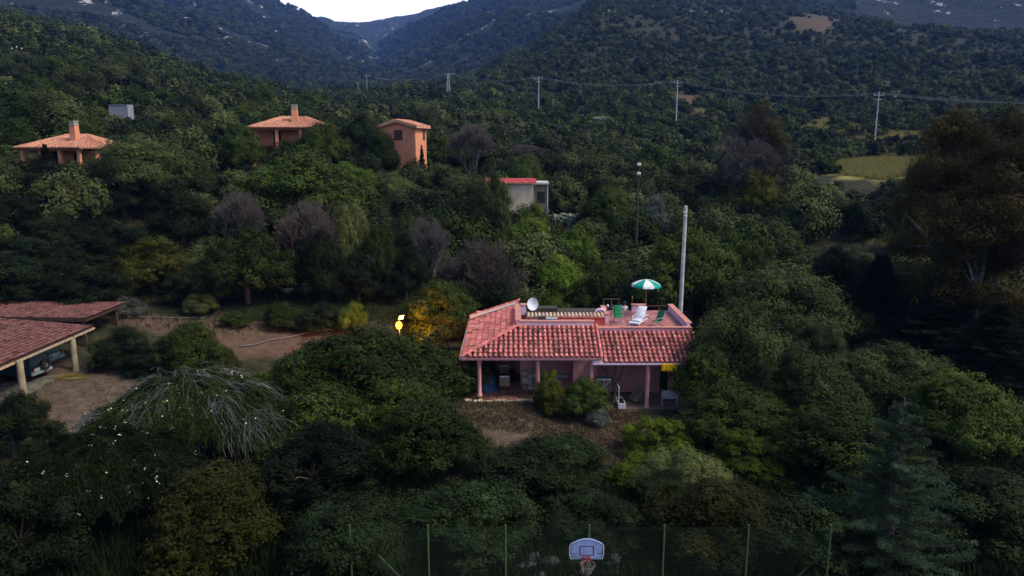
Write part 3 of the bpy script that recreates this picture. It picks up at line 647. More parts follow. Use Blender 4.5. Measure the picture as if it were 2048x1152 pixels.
# covered heap (grey-blue tarp)
def blob(name, mat, c, r, seed, parent=None, flat=1.0):
    import bmesh
    bm = bmesh.new(); bmesh.ops.create_icosphere(bm, subdivisions=4, radius=1)
    rs = random.Random(seed); off = rs.uniform(0, 50)
    for v in bm.verts:
        from mathutils import noise
        k = 1+.28*noise.noise(v.co*1.6+Vector((off, 0, 0)))+.10*noise.noise(v.co*5+Vector((off, 3, 0)))
        v.co = Vector((v.co.x*r[0]*k, v.co.y*r[1]*k, max(-.02, v.co.z)*r[2]*k if v.co.z > 0 else 0))
    me = bpy.data.meshes.new(name); bm.to_mesh(me); bm.free(); me.materials.append(mat)
    for q in me.polygons: q.use_smooth = True
    o = link_mesh(name, me, parent); o.location = c; return o
p = at(976, 772, 42.4)
tag(blob('covered_armchair', noise_mat('blue_tarp', (.02, .045, .10), (.05, .09, .17), 4, .5, .4), (p.x-.1, 42.9, .72), (.72, .55, .95), 4), 'bulky seat under a dark blue cover beside the leftmost porch column', 'covered chair')
# folding metal table bracket and white planter cabinet in the right bay
a = at(1190, 757, 42.0); o = thing('wall_table', 'grey weathered work table with white edge between the porch columns', 'table', (a.x, 41.7, .2)); W_ = 1.0
mb = MB(); mb.box((0, -.05, 1.62), (W_, .55, 1.66)); mb.build('top', noise_mat('weathered_grey', (.12, .12, .13), (.24, .24, .26), 8), o); mb = MB(); mb.box((0, -.09, 1.58), (W_+.02, -.052, 1.64)); mb.build('edge', white_pt, o)
mb = MB(); mb.tube([(W_-.05, -.06, 1.6), (W_-.5, .1, 1.05)], .022, 6); mb.tube([(.1, -.06, 1.6), (.1, .4, .0)], .02, 6); mb.tube([(.55, -.06, 1.6), (.3, .3, .0)], .02, 6); mb.build('strut', white_pt, o)
a = at(1236, 815, 41.0); o = thing('planter_trough', 'long white trough with raised side standing open on the porch edge', 'planter', (a.x, 40.9, .16))
mb = MB(); mb.box((0, 0, .02), (.45, .05, .40)); mb.box((0, .05, .02), (.04, 1.3, .40)); mb.box((.41, .05, .02), (.45, 1.3, .38)); mb.box((.04, 1.25, .02), (.41, 1.3, .38)); mb.box((.04, .05, .03), (.41, 1.25, .08)); mb.build('box', white_pt, o, .008)
mb = MB(); mb.box((.0, .0, .40), (.045, .05, 1.42)); mb.box((.0, .05, 1.35), (.035, .9, 1.42)); mb.build('upright', white_pt, o)
mb = MB(); mb.box((.045, .06, .08), (.405, 1.24, .30)); mb.build('soil', plain('potting_soil', (.03, .02, .015), .95), o)
p = at(1270, 806, 41.9)
wicker_chair('wicker_armchair', 'curved wicker armchair in the right porch bay beside the column', (p.x+.1, 42.2, .22), R_(-65), False)
p = at(1338, 780, 41.6); o = thing('laundry_sheet', 'pale cloth over a low rack half hidden by the thorny bush', 'cloth', (p.x-.4, 41.6, .2)); mb = MB(); 
for x in (0, .9): mb.tube([(x, -.2, 0), (x, .2, 1.0)], .015, 6); mb.tube([(x, .2, 0), (x, -.2, 1.0)], .015, 6)
mb.build('rack', white_pt, o); mb = MB(); mb.box((0, -.22, .5), (.9, -.2, 1.02)); mb.build('sheet', plain('pale_cloth', (.45, .47, .5)), o)

# ---------- the person behind the terrace
skin_m = plain('skin', (.48, .27, .19), .6); shirt_m = plain('white_shirt', (.62, .64, .68), .85); jean_m = plain('dark_trousers', (.03, .035, .05), .85); cap_m = plain('dark_cap', (.02, .02, .025), .8); vest_m = plain('dark_vest', (.03, .035, .04), .85)
def skin_obj(name, pts, edges, rad, mat, parent, root=0, sub_=1):
    me = bpy.data.meshes.new(name); me.from_pydata(pts, edges, []); me.materials.append(mat); o = link_mesh(name, me, parent)
    sk = o.modifiers.new('skin', 'SKIN'); sk.use_smooth_shade = True
    for i_, r in enumerate(rad):
        r = r if hasattr(r, '__len__') else (r, r); me.skin_vertices[0].data[i_].radius = r; me.skin_vertices[0].data[i_].use_root = (i_ == root)
    sb = o.modifiers.new('sub', 'SUBSURF'); sb.levels = sub_; sb.render_levels = sub_; return o
def person(loc, rz):
    P_ = thing('person', 'person in dark cap, white shirt and dark vest standing behind the terrace edge', 'person', loc, rz)
    pts = [(0, 0, .95), (0, 0, 1.1), (0, -.01, 1.28), (0, 0, 1.44), (0, -.01, 1.52), (0, -.03, 1.60), (0, -.04, 1.68), (0, -.03, 1.74)]
    rad = [(.16, .11), (.145, .10), (.17, .115), (.13, .09), .055, (.062, .075), (.078, .095), (.06, .075)]
    e = [(k, k+1) for k in range(7)]
    for s in (-1, 1):
        k = len(pts); pts += [(s*.19, 0, 1.42), (s*.25, .02, 1.14), (s*.26, -.08, .9), (s*.26, -.12, .82)]; rad += [.055, .045, .035, (.022, .04)]; e += [(3, k), (k, k+1), (k+1, k+2), (k+2, k+3)]
        for fi, (dx, ln) in enumerate(((-.03, .075), (-.01, .085), (.01, .08), (.03, .065))):
            q = len(pts); pts += [(s*.26, -.13+dx, .78), (s*.258, -.13+dx, .78-ln*.6), (s*.25, -.125+dx, .78-ln)]; rad += [.009, .008, .007]; e += [(k+3, q), (q, q+1), (q+1, q+2)]
        q = len(pts); pts += [(s*.25, -.17, .82), (s*.24, -.185, .78)]; rad += [.010, .008]; e += [(k+3, q), (q, q+1)]
        k = len(pts); pts += [(s*.09, 0, .86), (s*.10, -.01, .48), (s*.10, .02, .08), (s*.11, -.12, .035)]; rad += [.085, .06, .04, (.04, .03)]; e += [(0, k), (k, k+1), (k+1, k+2), (k+2, k+3)]
    skin_obj('body', pts, e, rad, skin_m, P_)
    skin_obj('shirt', [(0, 0, .96), (0, 0, 1.1), (0, -.01, 1.28), (0, 0, 1.45), (-.2, 0, 1.42), (-.25, .02, 1.2), (.2, 0, 1.42), (.25, .02, 1.2)], [(0, 1), (1, 2), (2, 3), (3, 4), (4, 5), (3, 6), (6, 7)], [(.175, .125), (.16, .115), (.185, .13), (.14, .10), .068, .065, .068, .065], shirt_m, P_)
    skin_obj('vest', [(.12, -.02, 1.0), (.13, -.02, 1.2), (.12, -.01, 1.42)], [(0, 1), (1, 2)], [(.075, .125), (.075, .13), (.06, .10)], vest_m, P_)
    skin_obj('trousers', [(0, 0, .98), (0, 0, .9), (-.09, 0, .8), (-.10, -.01, .48), (-.10, .02, .1), (.09, 0, .8), (.10, -.01, .48), (.10, .02, .1)], [(0, 1), (1, 2), (2, 3), (3, 4), (1, 5), (5, 6), (6, 7)], [(.17, .12), (.17, .125), .1, .08, .07, .1, .08, .07], jean_m, P_)
    mb = MB(); mb.lathe([(.092, 1.70), (.1, 1.74), (.095, 1.79), (.06, 1.825), (.001, 1.835)], 18, (0, -.035, 0)); mb.box((-.07, -.20, 1.715), (.07, -.11, 1.73)); mb.build('cap', cap_m, P_)
    mb = MB(); mb.lathe([(.088, 1.64), (.095, 1.7), (.09, 1.72)], 18, (0, -.02, 0)); mb.build('hair', plain('hair', (.02, .015, .012)), P_)
    mb = MB()
    for s in (-1, 1): mb.lathe([(.001, -.01), (.01, -.004), (.01, .004), (.001, .01)], 8, (s*.032, -.125, 1.675))
    mb.build('eyes', plain('eye', (.03, .02, .02), .3), P_)
    mb = MB(); mb.box((-.012, -.15, 1.63), (.012, -.115, 1.67), taper=.004); mb.build('nose', skin_m, P_); mb = MB(); mb.box((-.025, -.118, 1.602), (.025, -.105, 1.61)); mb.build('mouth', plain('lips', (.32, .12, .1)), P_)
    for s in (-1, 1): mb = MB(); mb.lathe([(.001, -.03), (.016, -.02), (.018, .01), (.001, .03)], 8, (s*.085, -.03, 1.665)); mb.build('ear', skin_m, P_)
    return P_
ph = at(1249, 602.5, 50.2); person((ph.x, 50.2, ph.z-1.835), R_(12))
# outside stair landing that carries the person
o = thing('stair_landing', 'concrete outside stair climbing to the back of the terrace', 'stairs', (ph.x, 50.6, 0)); mb = MB()
zt = ph.z-1.835; mb.box((-.6, -.7, .1), (.7, .5, zt)); nst = 8
for k in range(nst): mb.box((.7+.28*k, -.68, .1), (.7+.28*(k+1), .48, zt-(k+1)*zt/(nst+1)))
mb.build('steps', noise_mat('grey_concrete', (.2, .19, .18), (.34, .33, .31), 3, .9, .2), o)
# tall concrete utility pole behind the terrace
p = at(1360.5, 622, 51.5); q = at(1368, 412, 51.5)
o = thing('concrete_pole', 'tall pale concrete utility pole rising behind the right end of the terrace', 'utility pole', (p.x, 51.5, Hs(p.x, 51.5)-.2)); mb = MB(); h_ = q.z-o.location.z
mb.tube([(0, 0, 0), (.06, 0, h_)], [.17, .115], 14); mb.build('shaft', noise_mat('pale_concrete', (.34, .35, .38), (.52, .53, .56), 2, .8, .15), o)
mb = MB(); mb.tube([(-.02, -.12, h_-.02), (.0, -.3, h_+.02)], .05, 8); mb.box((-.1, -.14, h_-.45), (.16, .12, h_-.38)); mb.box((-.06, -.2, h_-.72), (.16, -.1, h_-.66)); mb.build('bracket', white_pt, o)

#@@CARPORT
# ================================================================== CARPORT AND CARS
ctile = noise_mat('dull_red_tile', (.13, .05, .042), (.27, .12, .10), 5, .8, .2, True)
cream = noise_mat('cream_render', (.22, .175, .105), (.36, .30, .18), 3, .85, .2)
def tiled_slab(parent, P, zf, name='roof', cw=.26, rl=.4, seed=1, mat=None, flip=False):
    """roof rectangle x0..x1 (down towards x1), y0..y1, height zf(x)"""
    x0, x1, y0, y1 = P; O = Vector((x0, y0, zf(x0))); v = Vector((x1-x0, 0, zf(x1)-zf(x0))); L_ = v.length; v.normalize(); u = Vector((0, 1, 0)); nrm = v.cross(u)
    nrm = nrm if nrm.z > 0 else -nrm; mb = MB(); tiles(mb, O, u, v, nrm, int((y1-y0)/cw), int(L_/rl)+1, cw, rl, lambda a, b: True, random.Random(seed))
    o = mb.build(name, mat or ctile, parent); o.matrix_parent_inverse = Matrix.Translation(-parent.location)
    mb = MB(); mb.poly([(x0, y0, zf(x0)), (x1, y0, zf(x1)), (x1, y1, zf(x1)), (x0, y1, zf(x0))], (0, 0, -.12)); mb.build('roof_deck', brown_wood, o); return o
def W(mb, name, mat, parent, bevel=0):
    o = mb.build(name, mat, parent, bevel); o.matrix_parent_inverse = Matrix.Translation(-parent.location); return o
cp = thing('carport', 'open carport with dull red tiled roof and round cream columns over two cars', 'carport', (-33, 45, 0))
zf = lambda x: 3.12 + (-29.55-x)*.085
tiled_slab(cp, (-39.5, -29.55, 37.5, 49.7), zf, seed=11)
mb = MB(); mb.box((-29.6, 37.5, 2.86), (-29.5, 49.8, 3.0)); W(mb, 'fascia', noise_mat('cream_board', (.30, .22, .14), (.46, .36, .24), 4, .8), cp)
mb = MB(); mb.box((-39.5, 49.65, 2.9), (-29.6, 49.75, 3.2)); W(mb, 'beam', brown_wood, cp)
for px, py in ((50, 808), (152, 742)):
    g = ground_at(px, py); mb = MB(); r = .2; z0 = Hs(*g)-.05; mb.tube([(g[0], g[1], z0), (g[0], g[1], 3.0)], [.2, .19], 18); W(mb, 'column', cream, cp)
mb = MB(); mb.tube([(-30.2, 38.2, -.2), (-30.2, 38.2, 3.0)], [.2, .19], 18); W(mb, 'column', cream, cp)
for y in (38.2, 43.5, 49.2): mb = MB(); mb.tube([(-38.5, y, -.2), (-38.5, y, 3.6)], [.2, .19], 18); W(mb, 'column', cream, cp)
mb = MB(); mb.box((-39.2, 37.5, -.2), (-39.0, 49.6, 3.6)); W(mb, 'back_wall', noise_mat('drab_wall', (.10, .08, .06), (.18, .15, .11), 2, .9), cp)
c2p = thing('rear_carport', 'second low tiled shelter with dark posts behind the cream-columned carport', 'carport', (-34, 53, 0))
zf2 = lambda x: 3.35 + (-30.9-x)*.01
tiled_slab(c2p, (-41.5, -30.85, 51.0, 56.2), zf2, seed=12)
for x, y in ((-31.2, 55.6), (-31.2, 51.3), (-36, 51.3), (-36, 55.6), (-41, 55.6), (-41, 51.3)): mb = MB(); mb.box((x-.12, y-.12, -.1), (x+.12, y+.12, 3.25)); W(mb, 'post', brown_wood, c2p)
mb = MB(); mb.box((-41.5, 50.98, 3.1), (-30.9, 51.06, 3.3)); mb.box((-30.88, 51.0, 3.1), (-30.8, 56.2, 3.3)); W(mb, 'beam', brown_wood, c2p)
mb = MB(); z0 = Hs(-33, 44)+.03; mb.box((-38.8, 38.5, z0-.3), (-30.0, 49.4, z0+.02)); o = mb.build('parking_slab', noise_mat('oily_concrete', (.07, .065, .05), (.17, .155, .12), 1.5, .85, .2)); tag(o, kind='structure')

def car(name, label, cat, loc, rz, L_, Wd, Hh, paint, suv, glass_m):
    o = thing(name, label, cat, loc, rz)    # x forward, length along x, rear at -L/2
    hw = Wd/2; rear = -L_/2; fr = L_/2; belt = .98 if suv else .86
    # side profile as closed polygon
    if suv: prof = [(rear, .45), (rear-.02, .75), (rear+.02, belt), (rear+.16, Hh-.08), (rear+.3, Hh), (.35, Hh), (.8, belt+.05), (fr-.15, belt-.08), (fr, .8), (fr, .42)]
    else: prof = [(rear, .4), (rear-.03, .7), (rear+.03, belt-.02), (rear+.75, belt+.02), (rear+1.3, Hh), (.3, Hh-.01), (1.0, belt+.02), (fr-.1, .76), (fr, .66), (fr, .38)]
    mb = MB(); n_ = len(prof); vs = []
    for s, k in ((-1, 1), (-1, .86), (1, .86), (1, 1)):
        pass
    rows = []
    for yk in (-1, -.97, .97, 1):
        row = []
        for x, z in prof:
            ins = .13*max(0, (z-belt))/(Hh-belt) if z > belt else 0
            zz = z; y = yk*(hw-ins); 
            if abs(yk) == 1: y = yk*(hw-ins)
            else: y = yk*(hw-ins); zz = z+(.025 if z > .6 else 0)
            row.append((x, y, zz))
        rows.append(row)
    for r in rows: vs += r
    fs = [(r*n_+i_, r*n_+(i_+1) % n_, (r+1)*n_+(i_+1) % n_, (r+1)*n_+i_) for r in range(3) for i_ in range(n_)]
    fs += [tuple(range(n_)), tuple(reversed(range(3*n_, 4*n_)))]
    mb.add(vs, fs); mb.build('body', paint, o, .03)
    # rear window, side windows, windscreen (thin panes just proud of the body)
    if suv:
        mb = MB(); x_a, x_b = rear+.045, rear+.135; yb = hw-.14
        mb.poly([(x_a-.012, -yb, belt+.08), (x_a-.012, yb, belt+.08), (x_b-.012, yb-.06, Hh-.14), (x_b-.012, -yb+.06, Hh-.14)], (-.01, 0, 0)); mb.build('rear_window', glass_m, o)
        sw = [(rear+.25, belt+.06), (.55, belt+.06), (.28, Hh-.1), (rear+.33, Hh-.1)]
    else:
        mb = MB(); mb.poly([(rear+.79, -hw+.12, belt+.07), (rear+.79, hw-.12, belt+.07), (rear+1.27, hw-.2, Hh+.01), (rear+1.27, -hw+.2, Hh+.01)], (-.02, 0, .02)); mb.build('rear_window', glass_m, o)
        sw = [(rear+.95, belt+.06), (.8, belt+.06), (.3, Hh-.08), (rear+1.35, Hh-.08)]
    mb = MB(); mb.poly([(.86 if suv else 1.02, -hw+.12, belt+.1), (.86 if suv else 1.02, hw-.12, belt+.1), (.40 if suv else .36, hw-.2, Hh-.03), (.40 if suv else .36, -hw+.2, Hh-.03)], (.02, 0, .02)); mb.build('windscreen', glass_m, o)
    for s in (-1, 1):
        mb = MB(); pp = [(x, s*(hw-.13*(z-belt)/(Hh-belt)+.004), z) for x, z in sw]; mb.poly(pp, (0, s*.008, 0)); mb.build('side_window', glass_m, o)
        mb = MB(); mb.box((rear-.035, s*(hw-.16)-.09, .66), (rear+.06, s*(hw-.16)+.09, .92)); mb.build('tail_light', plain('red_lens', (.12, .006, .006), .25, .5), o, .01)
        for x in (rear+.78, fr-.8):
            rw = .36 if suv else .3; wh = MB(); M = Matrix.Rotation(R_(90), 3, 'X')
            wh.lathe([(rw*.6, -.1), (rw*.95, -.1), (rw, -.07), (rw, .07), (rw*.95, .1), (rw*.6, .1)], 24, (x, s*(hw-.08), rw), M); wo = wh.build('wheel', black_pl, o)
            wh = MB(); wh.lathe([(.001, -.07), (rw*.2, -.09), (rw*.25, -.06), (rw*.55, -.07), (rw*.61, -.1), (rw*.61, .1), (rw*.2, .08), (.001, .08)], 20, (x, s*(hw-.08), rw), M); wh.build('rim', grey_mt, wo)
    mb = MB(); mb.box((rear-.14, -hw+.02, .42), (rear+.02, hw-.02, .6)); mb.build('bumper', plain('bumper_grey', (.25, .28, .30), .4, .5), o, .03)
    mb = MB(); mb.box((rear-.06, .12 if suv else -.25, .64), (rear-.035, .58 if suv else .25, .84)); mb.build('number_plate', plain('plate_white', (.5, .52, .5), .4), o)
    if suv:
        M = Matrix.Rotation(R_(90), 3, 'Y'); mb = MB(); mb.lathe([(.16, -.11), (.33, -.11), (.36, -.07), (.36, .07), (.33, .1), (.001, .1)], 26, (rear-.17, -.22, .92), M); sp_ = mb.build('spare_wheel', black_pl, o)
        mb = MB(); mb.lathe([(.001, -.09), (.05, -.1), (.07, -.06), (.17, -.07), (.18, -.1), (.18, .08)], 20, (rear-.17, -.22, .92), M); mb.build('rim', plain('dusty_rim', (.12, .11, .09), .5, .5), sp_)
        mb = MB(); mb.box((rear+.0, -hw+.06, .62), (rear-.028, hw-.06, .66)); mb.build('trim', grey_mt, o)
    return o
glass_m = plain('car_glass', (.10, .12, .11), .08, .8)
gpx = ground_at(92, 790)
car('off_road_car', 'dark blue-green off-road car with a spare wheel on its tailgate under the carport', 'car', (-32.9, 45.9, z0+.02), R_(172), 4.1, 1.75, 1.85, plain('teal_paint', (.012, .045, .06), .3, .5), True, glass_m)
car('parked_car', 'pale grey-green saloon car parked beyond the off-road car', 'car', (-33.9, 48.9, z0+.02), R_(172), 4.2, 1.65, 1.36, plain('pale_paint', (.20, .24, .21), .3, .5), False, glass_m)
# coiled yellow hose by the second column
g = ground_at(140, 757); mb = MB(); rs = random.Random(2); pts = []
for k in range(120):
    an = k*.33; rad = .55+.18*math.sin(k*.21)+rs.uniform(-.03, .03); pts.append((g[0]+math.cos(an)*rad*1.3+.15*math.sin(k*.05), g[1]+math.sin(an)*rad*.8, Hs(*g)+.05+.05*rs.random()))
mb.tube(pts, .02, 5); o = mb.build('garden_hose', plain('yellow_hose', (.17, .14, .02), .5)); tag(o, 'tangled yellow garden hose on the ground by the carport column', 'hose')
# pale pipe lying over the earth drive
pp = [ground_at(*q) for q in ((480, 697), (505, 694), (540, 686), (580, 677), (615, 668), (650, 664), (690, 660))]; mb = MB(); mb.tube([(x, y, Hs(x, y)+.09) for x, y in pp], .08, 8)
tag(mb.build('drain_pipe', plain('pipe_grey', (.075, .075, .085), .5)), 'long grey pipe lying across the bare earth drive', 'pipe')
pp = [ground_at(*q) for q in ((225, 637), (290, 636), (350, 638), (410, 640))]; mb = MB(); mb.tube([(x, y, Hs(x, y)+.05) for x, y in pp], .05, 6)
tag(mb.build('drain_pipe', plain('pipe_brown', (.16, .15, .14), .6)), 'thin straight pipe along the far side of the track behind the carport', 'pipe')
# rows of stones along the drive
rs = random.Random(8)
stproto = None
for k in range(16):
    px = 175+k*11+rs.uniform(-4, 4); g = ground_at(px, 735+rs.uniform(-3, 5)+(3 if k > 8 else 0))
    if stproto is None:
        stproto = blob('stone', stone_m, (0, 0, 0), (.38, .3, .32), 21); o = stproto
    else: o = stproto.copy(); col.objects.link(o)
    o.location = (g[0], g[1], Hs(*g)-.05); o.rotation_euler.z = rs.uniform(0, 6); s = rs.uniform(.5, 1.15); o.scale = (s*rs.uniform(.8, 1.3), s, s)
    tag(o, 'rough pale edging stone in the row below the bushes by the carport yard', 'stone', 'edging stones beside the carport yard')

#@@FAR
# ================================================================== OTHER BUILDINGS
orange = noise_mat('orange_render', (.60, .23, .12), (.72, .31, .17), 1.2, .85, .1)
otile = noise_mat('orange_tile', (.40, .17, .10), (.58, .28, .19), 4, .8, .2, True)
def gable_strips(mb, a, b, c, d, n):   # ribs of tiles down a roof plane a-b (top edge) d-c (bottom edge)
    a, b, c, d = map(Vector, (a, b, c, d)); nrm = (b-a).cross(d-a).normalized(); nrm = nrm if nrm.z > 0 else -nrm
    mb.cur = (.75, .75, .75); mb.poly([a, b, c, d], -nrm*.15)
    for k in range(n):
        t = (k+.5)/n; p0 = a.lerp(b, t)+nrm*.02; p1 = d.lerp(c, t)+nrm*.02
        s = .7+.5*random.random(); mb.cur = (s, s, s); wv = ((b-a).lerp(c-d, .5))/n*.3
        for m0 in range(7):
            q0 = p0.lerp(p1, m0/7); q1 = p0.lerp(p1, (m0+1.05)/7); s = .7+.5*random.random(); mb.cur = (s, s*.97, s*.95)
            mb.add([q0-wv*.8, q0+nrm*.07, q0+wv*.8, q1-wv, q1+nrm*.1, q1+wv], [(0, 1, 4, 3), (1, 2, 5, 4)], True)
    mb.cur = (1, 1, 1)
def villa(name, label, x, y, z, rz, w2, d2, h, chim, seed):
    o = thing(name, label, 'house', (x, y, z), rz); mb = MB()
    mb.box((-w2, -d2+2.2, -3), (w2, d2, h)); mb.build('wall', orange, o)
    mb = MB(); mb.box((-w2-.3, -d2-.1, h-.35), (w2+.3, -d2+.15, h)); mb.build('porch_beam', orange, o)
    for k in range(4): mb = MB(); xk = -w2+.2+k*(2*w2-.4)/3; mb.box((xk-.2, -d2-.1, -3), (xk+.2, -d2+.2, h-.35)); mb.build('pillar', orange, o)
    mb = MB(); mb.box((-w2*.5, -d2+2.12, .1), (-w2*.5+1, -d2+2.19, 2.2)); mb.build('door', dark_m, o)
    mb = MB(); mb.box((w2*.3, -d2+2.12, .9), (w2*.3+1.2, -d2+2.19, 2.1)); mb.build('window', dark_m, o)
    e = .6; rx = w2*.35; rh = h+1.55; A_, B_, C_, D_ = (-w2-e, -d2-e, h), (w2+e, -d2-e, h), (w2+e, d2+e, h), (-w2-e, d2+e, h); r0, r1 = (-rx, .3, rh), (rx, .3, rh)
    mb = MB(); gable_strips(mb, r0, r1, B_, A_, int(w2*4.5)); gable_strips(mb, r1, r0, D_, C_, int(w2*4.5))
    gable_strips(mb, Vector(r0), Vector(r0)+Vector((.01, -.01, 0)), A_, D_, int(d2*5)); gable_strips(mb, Vector(r1), Vector(r1)+Vector((.01, .01, 0)), C_, B_, int(d2*5))
    mb.build('roof', otile, o)
    mb = MB(); cx = chim; mb.box((cx-.45, -d2+1.6, h), (cx+.45, -d2+2.4, rh+1.0), taper=.08); ch = mb.build('chimney', orange, o)
    mb = MB(); mb.box((cx-.42, -d2+1.62, rh+1.0), (cx+.42, -d2+2.38, rh+1.12)); mb.box((cx-.35, -d2+1.68, rh+1.12), (cx+.35, -d2+2.3, rh+1.42)); mb.box((cx-.42, -d2+1.62, rh+1.42), (cx+.42, -d2+2.38, rh+1.52)); mb.build('cowl', noise_mat('cowl_grey', (.25, .24, .2), (.4, .38, .32), 5), ch)
    return o
YB = 100; a = at(500, 252, YB); b_ = at(640, 252, YB)
villa('orange_villa', 'low orange villa with hipped roof and tall chimney left of the tower house', (a.x+b_.x)/2, YB+4, a.z-2.9, R_(6), (b_.x-a.x)/2+.2, 4.0, 2.75, .6, 1)
YB2 = 86; a = at(45, 292, YB2); b_ = at(180, 292, YB2)
villa('orange_villa', 'low orange villa with a square chimney half buried in trees at the far left', (a.x+b_.x)/2, YB2+4, a.z-2.9, R_(-14), (b_.x-a.x)/2+.3, 3.9, 2.75, 1.8, 2)
# wedge wing on the middle villa
a = at(595, 232, YB); b_ = at(638, 246, YB); mb = MB(); 
# tower-like orange house
Yt = 108; c = at(830, 250, Yt); zb = Hs(c.x, Yt)-1; zt = at(830, 252, Yt).z
o = thing('orange_tower_house', 'tall narrow orange house with shallow gabled roof standing above the trees', 'house', (c.x, Yt, zb), R_(0))
pA = at(760, 252, Yt+2.2); pB = c; pC = at(852, 250, Yt+3.6)
fA, fB, fC = (Vector((p_.x-c.x, p_.y-Yt, 0)) for p_ in (pA, pB, pC)); fD = fA+(fC-fB); Hh = zt-zb
mid = (fA+fB)/2; rise = 1.15
mb = MB(); vs = [fA, fB, fC, fD]; top = [v+Vector((0, 0, Hh)) for v in vs]; g1 = mid+Vector((0, 0, Hh+rise*.72)); g2 = mid+(fC-fB)+Vector((0, 0, Hh+rise*.72))
mb.add(vs+top+[g1, g2], [(0, 1, 5, 8, 4), (1, 2, 6, 5), (2, 3, 7, 9, 6), (3, 0, 4, 7), (4, 8, 9, 7), (5, 6, 9, 8)]); mb.build('wall', orange, o)
out = (fB-fA).normalized(); bk = (fC-fB).normalized(); mb = MB(); ov = .5; up = Vector((0, 0, Hh+.12))
e1, e2 = fA-out*ov-bk*ov, fB+out*ov-bk*ov; e3, e4 = fC+out*ov+bk*ov, fD-out*ov+bk*ov; rg1, rg2 = mid-bk*ov, mid+(fC-fB)+bk*ov
mb = MB(); gable_strips(mb, rg1+up+Vector((0, 0, rise*.75)), rg2+up+Vector((0, 0, rise*.75)), e3+up-Vector((0, 0, .1)), e2+up-Vector((0, 0, .1)), 14); gable_strips(mb, rg2+up+Vector((0, 0, rise*.75)), rg1+up+Vector((0, 0, rise*.75)), e1+up-Vector((0, 0, .1)), e4+up-Vector((0, 0, .1)), 14); rf_ = mb.build('roof', otile, o)
mb = MB()
for a_, b2 in ((rg1+Vector((0, 0, rise*.75)), e2), (e1, rg1+Vector((0, 0, rise*.75))), (e2, e3)):
    d_ = [Vector(a_)+up, Vector(b2)+up]; lo_ = [q-Vector((0, 0, .42)) for q in d_]; mb.poly([d_[0]-bk*.03, d_[1]-bk*.03, lo_[1]-bk*.03, lo_[0]-bk*.03], out*.02+bk*.06)
mb.build('bargeboard', noise_mat('orange_board', (.5, .24, .15), (.6, .30, .2), 2), rf_)
def wallwin(p0, p1, t0, t1, z0_, z1_, nrm, name='window'):
    a = p0.lerp(p1, t0); b2 = p0.lerp(p1, t1); mb = MB(); mb.poly([a+Vector((0, 0, z0_)), b2+Vector((0, 0, z0_)), b2+Vector((0, 0, z1_)), a+Vector((0, 0, z1_))], nrm*.05); return mb
nf = (fB-fA).cross(Vector((0, 0, 1))).normalized(); nf = -nf if nf.y > 0 else nf; ns = (fC-fB).cross(Vector((0, 0, 1))).normalized(); ns = -ns if ns.x < 0 else ns
shut = noise_mat('brown_shutter', (.06, .03, .025), (.10, .05, .04), 30, .7)
wallwin(fA, fB, .40, .64, Hh-2.0, Hh-.55, nf).build('window', shut, o); wallwin(fB, fC, .68, .86, Hh-2.0, Hh-.5, ns).build('window', shut, o)
# small unfinished grey block house with red tile edge
Yh = 86; a = at(1016, 366, Yh); b_ = at(1067, 368, Yh); c = at(1096, 366, Yh+1.2); zg = Hs(a.x, Yh)-1.0; Hh = a.z-zg
o = thing('block_house', 'small flat-roofed block house with bare plaster wall and a red tiled edge', 'house', (a.x, Yh, zg)); X1 = b_.x-a.x; X2 = c.x-a.x
mb = MB(); mb.box((-2.5, 0, 0), (X1, 5, Hh)); mb.build('wall', noise_mat('grey_beige_plaster', (.38, .33, .24), (.58, .52, .40), .7, .9, .2), o)
mb = MB(); mb.box((X1+.003, 1.2, 0), (X2, 5.2, Hh-.25)); mb.build('side_wall', noise_mat('grey_brick', (.14, .10, .09), (.28, .21, .19), 3, .9, .4), o)
mb = MB(); mb.box((X1-.5, .8, Hh-.2), (X2+.12, 5.4, Hh+.02)); mb.build('concrete_slab', plain('pale_slab', (.5, .5, .48), .8), o)
mb = MB()
for k in range(5):
    xk = -2.6+k*(X1+3.0)/5; s = random.uniform(.8, 1.1); mb.cur = (s, s, s); mb.poly([(xk, -.25, Hh+.02), (xk+(X1+3.0)/5-.06, -.25, Hh+.02), (xk+(X1+3.0)/5-.06, .9, Hh+.42), (xk, .9, Hh+.42)], (0, 0, .07))
mb.build('roof_edge', noise_mat('crimson_tile', (.38, .03, .04), (.52, .06, .06), 3, .7, 0, True), o)
mb = MB(); mb.box((-2.7, .9, Hh+.40), (X1+.1, 1.02, Hh+.52)); mb.box((-2.7, -.3, Hh-.04), (X1+.5, -.245, Hh+.04)); mb.build('trim', plain('orange_trim', (.55, .30, .15)), o)
mb = MB(); mb.box((X1+.45, 1.13, Hh-2.4), (X2-.35, 1.19, Hh-1.05)); mb.build('window', dark_m, o)
mb = MB(); mb.box((X2-.08, 1.1, 0), (X2+.02, 1.19, Hh-.25)); mb.build('corner_strip', plain('pale_strip', (.55, .57, .62), .6), o)
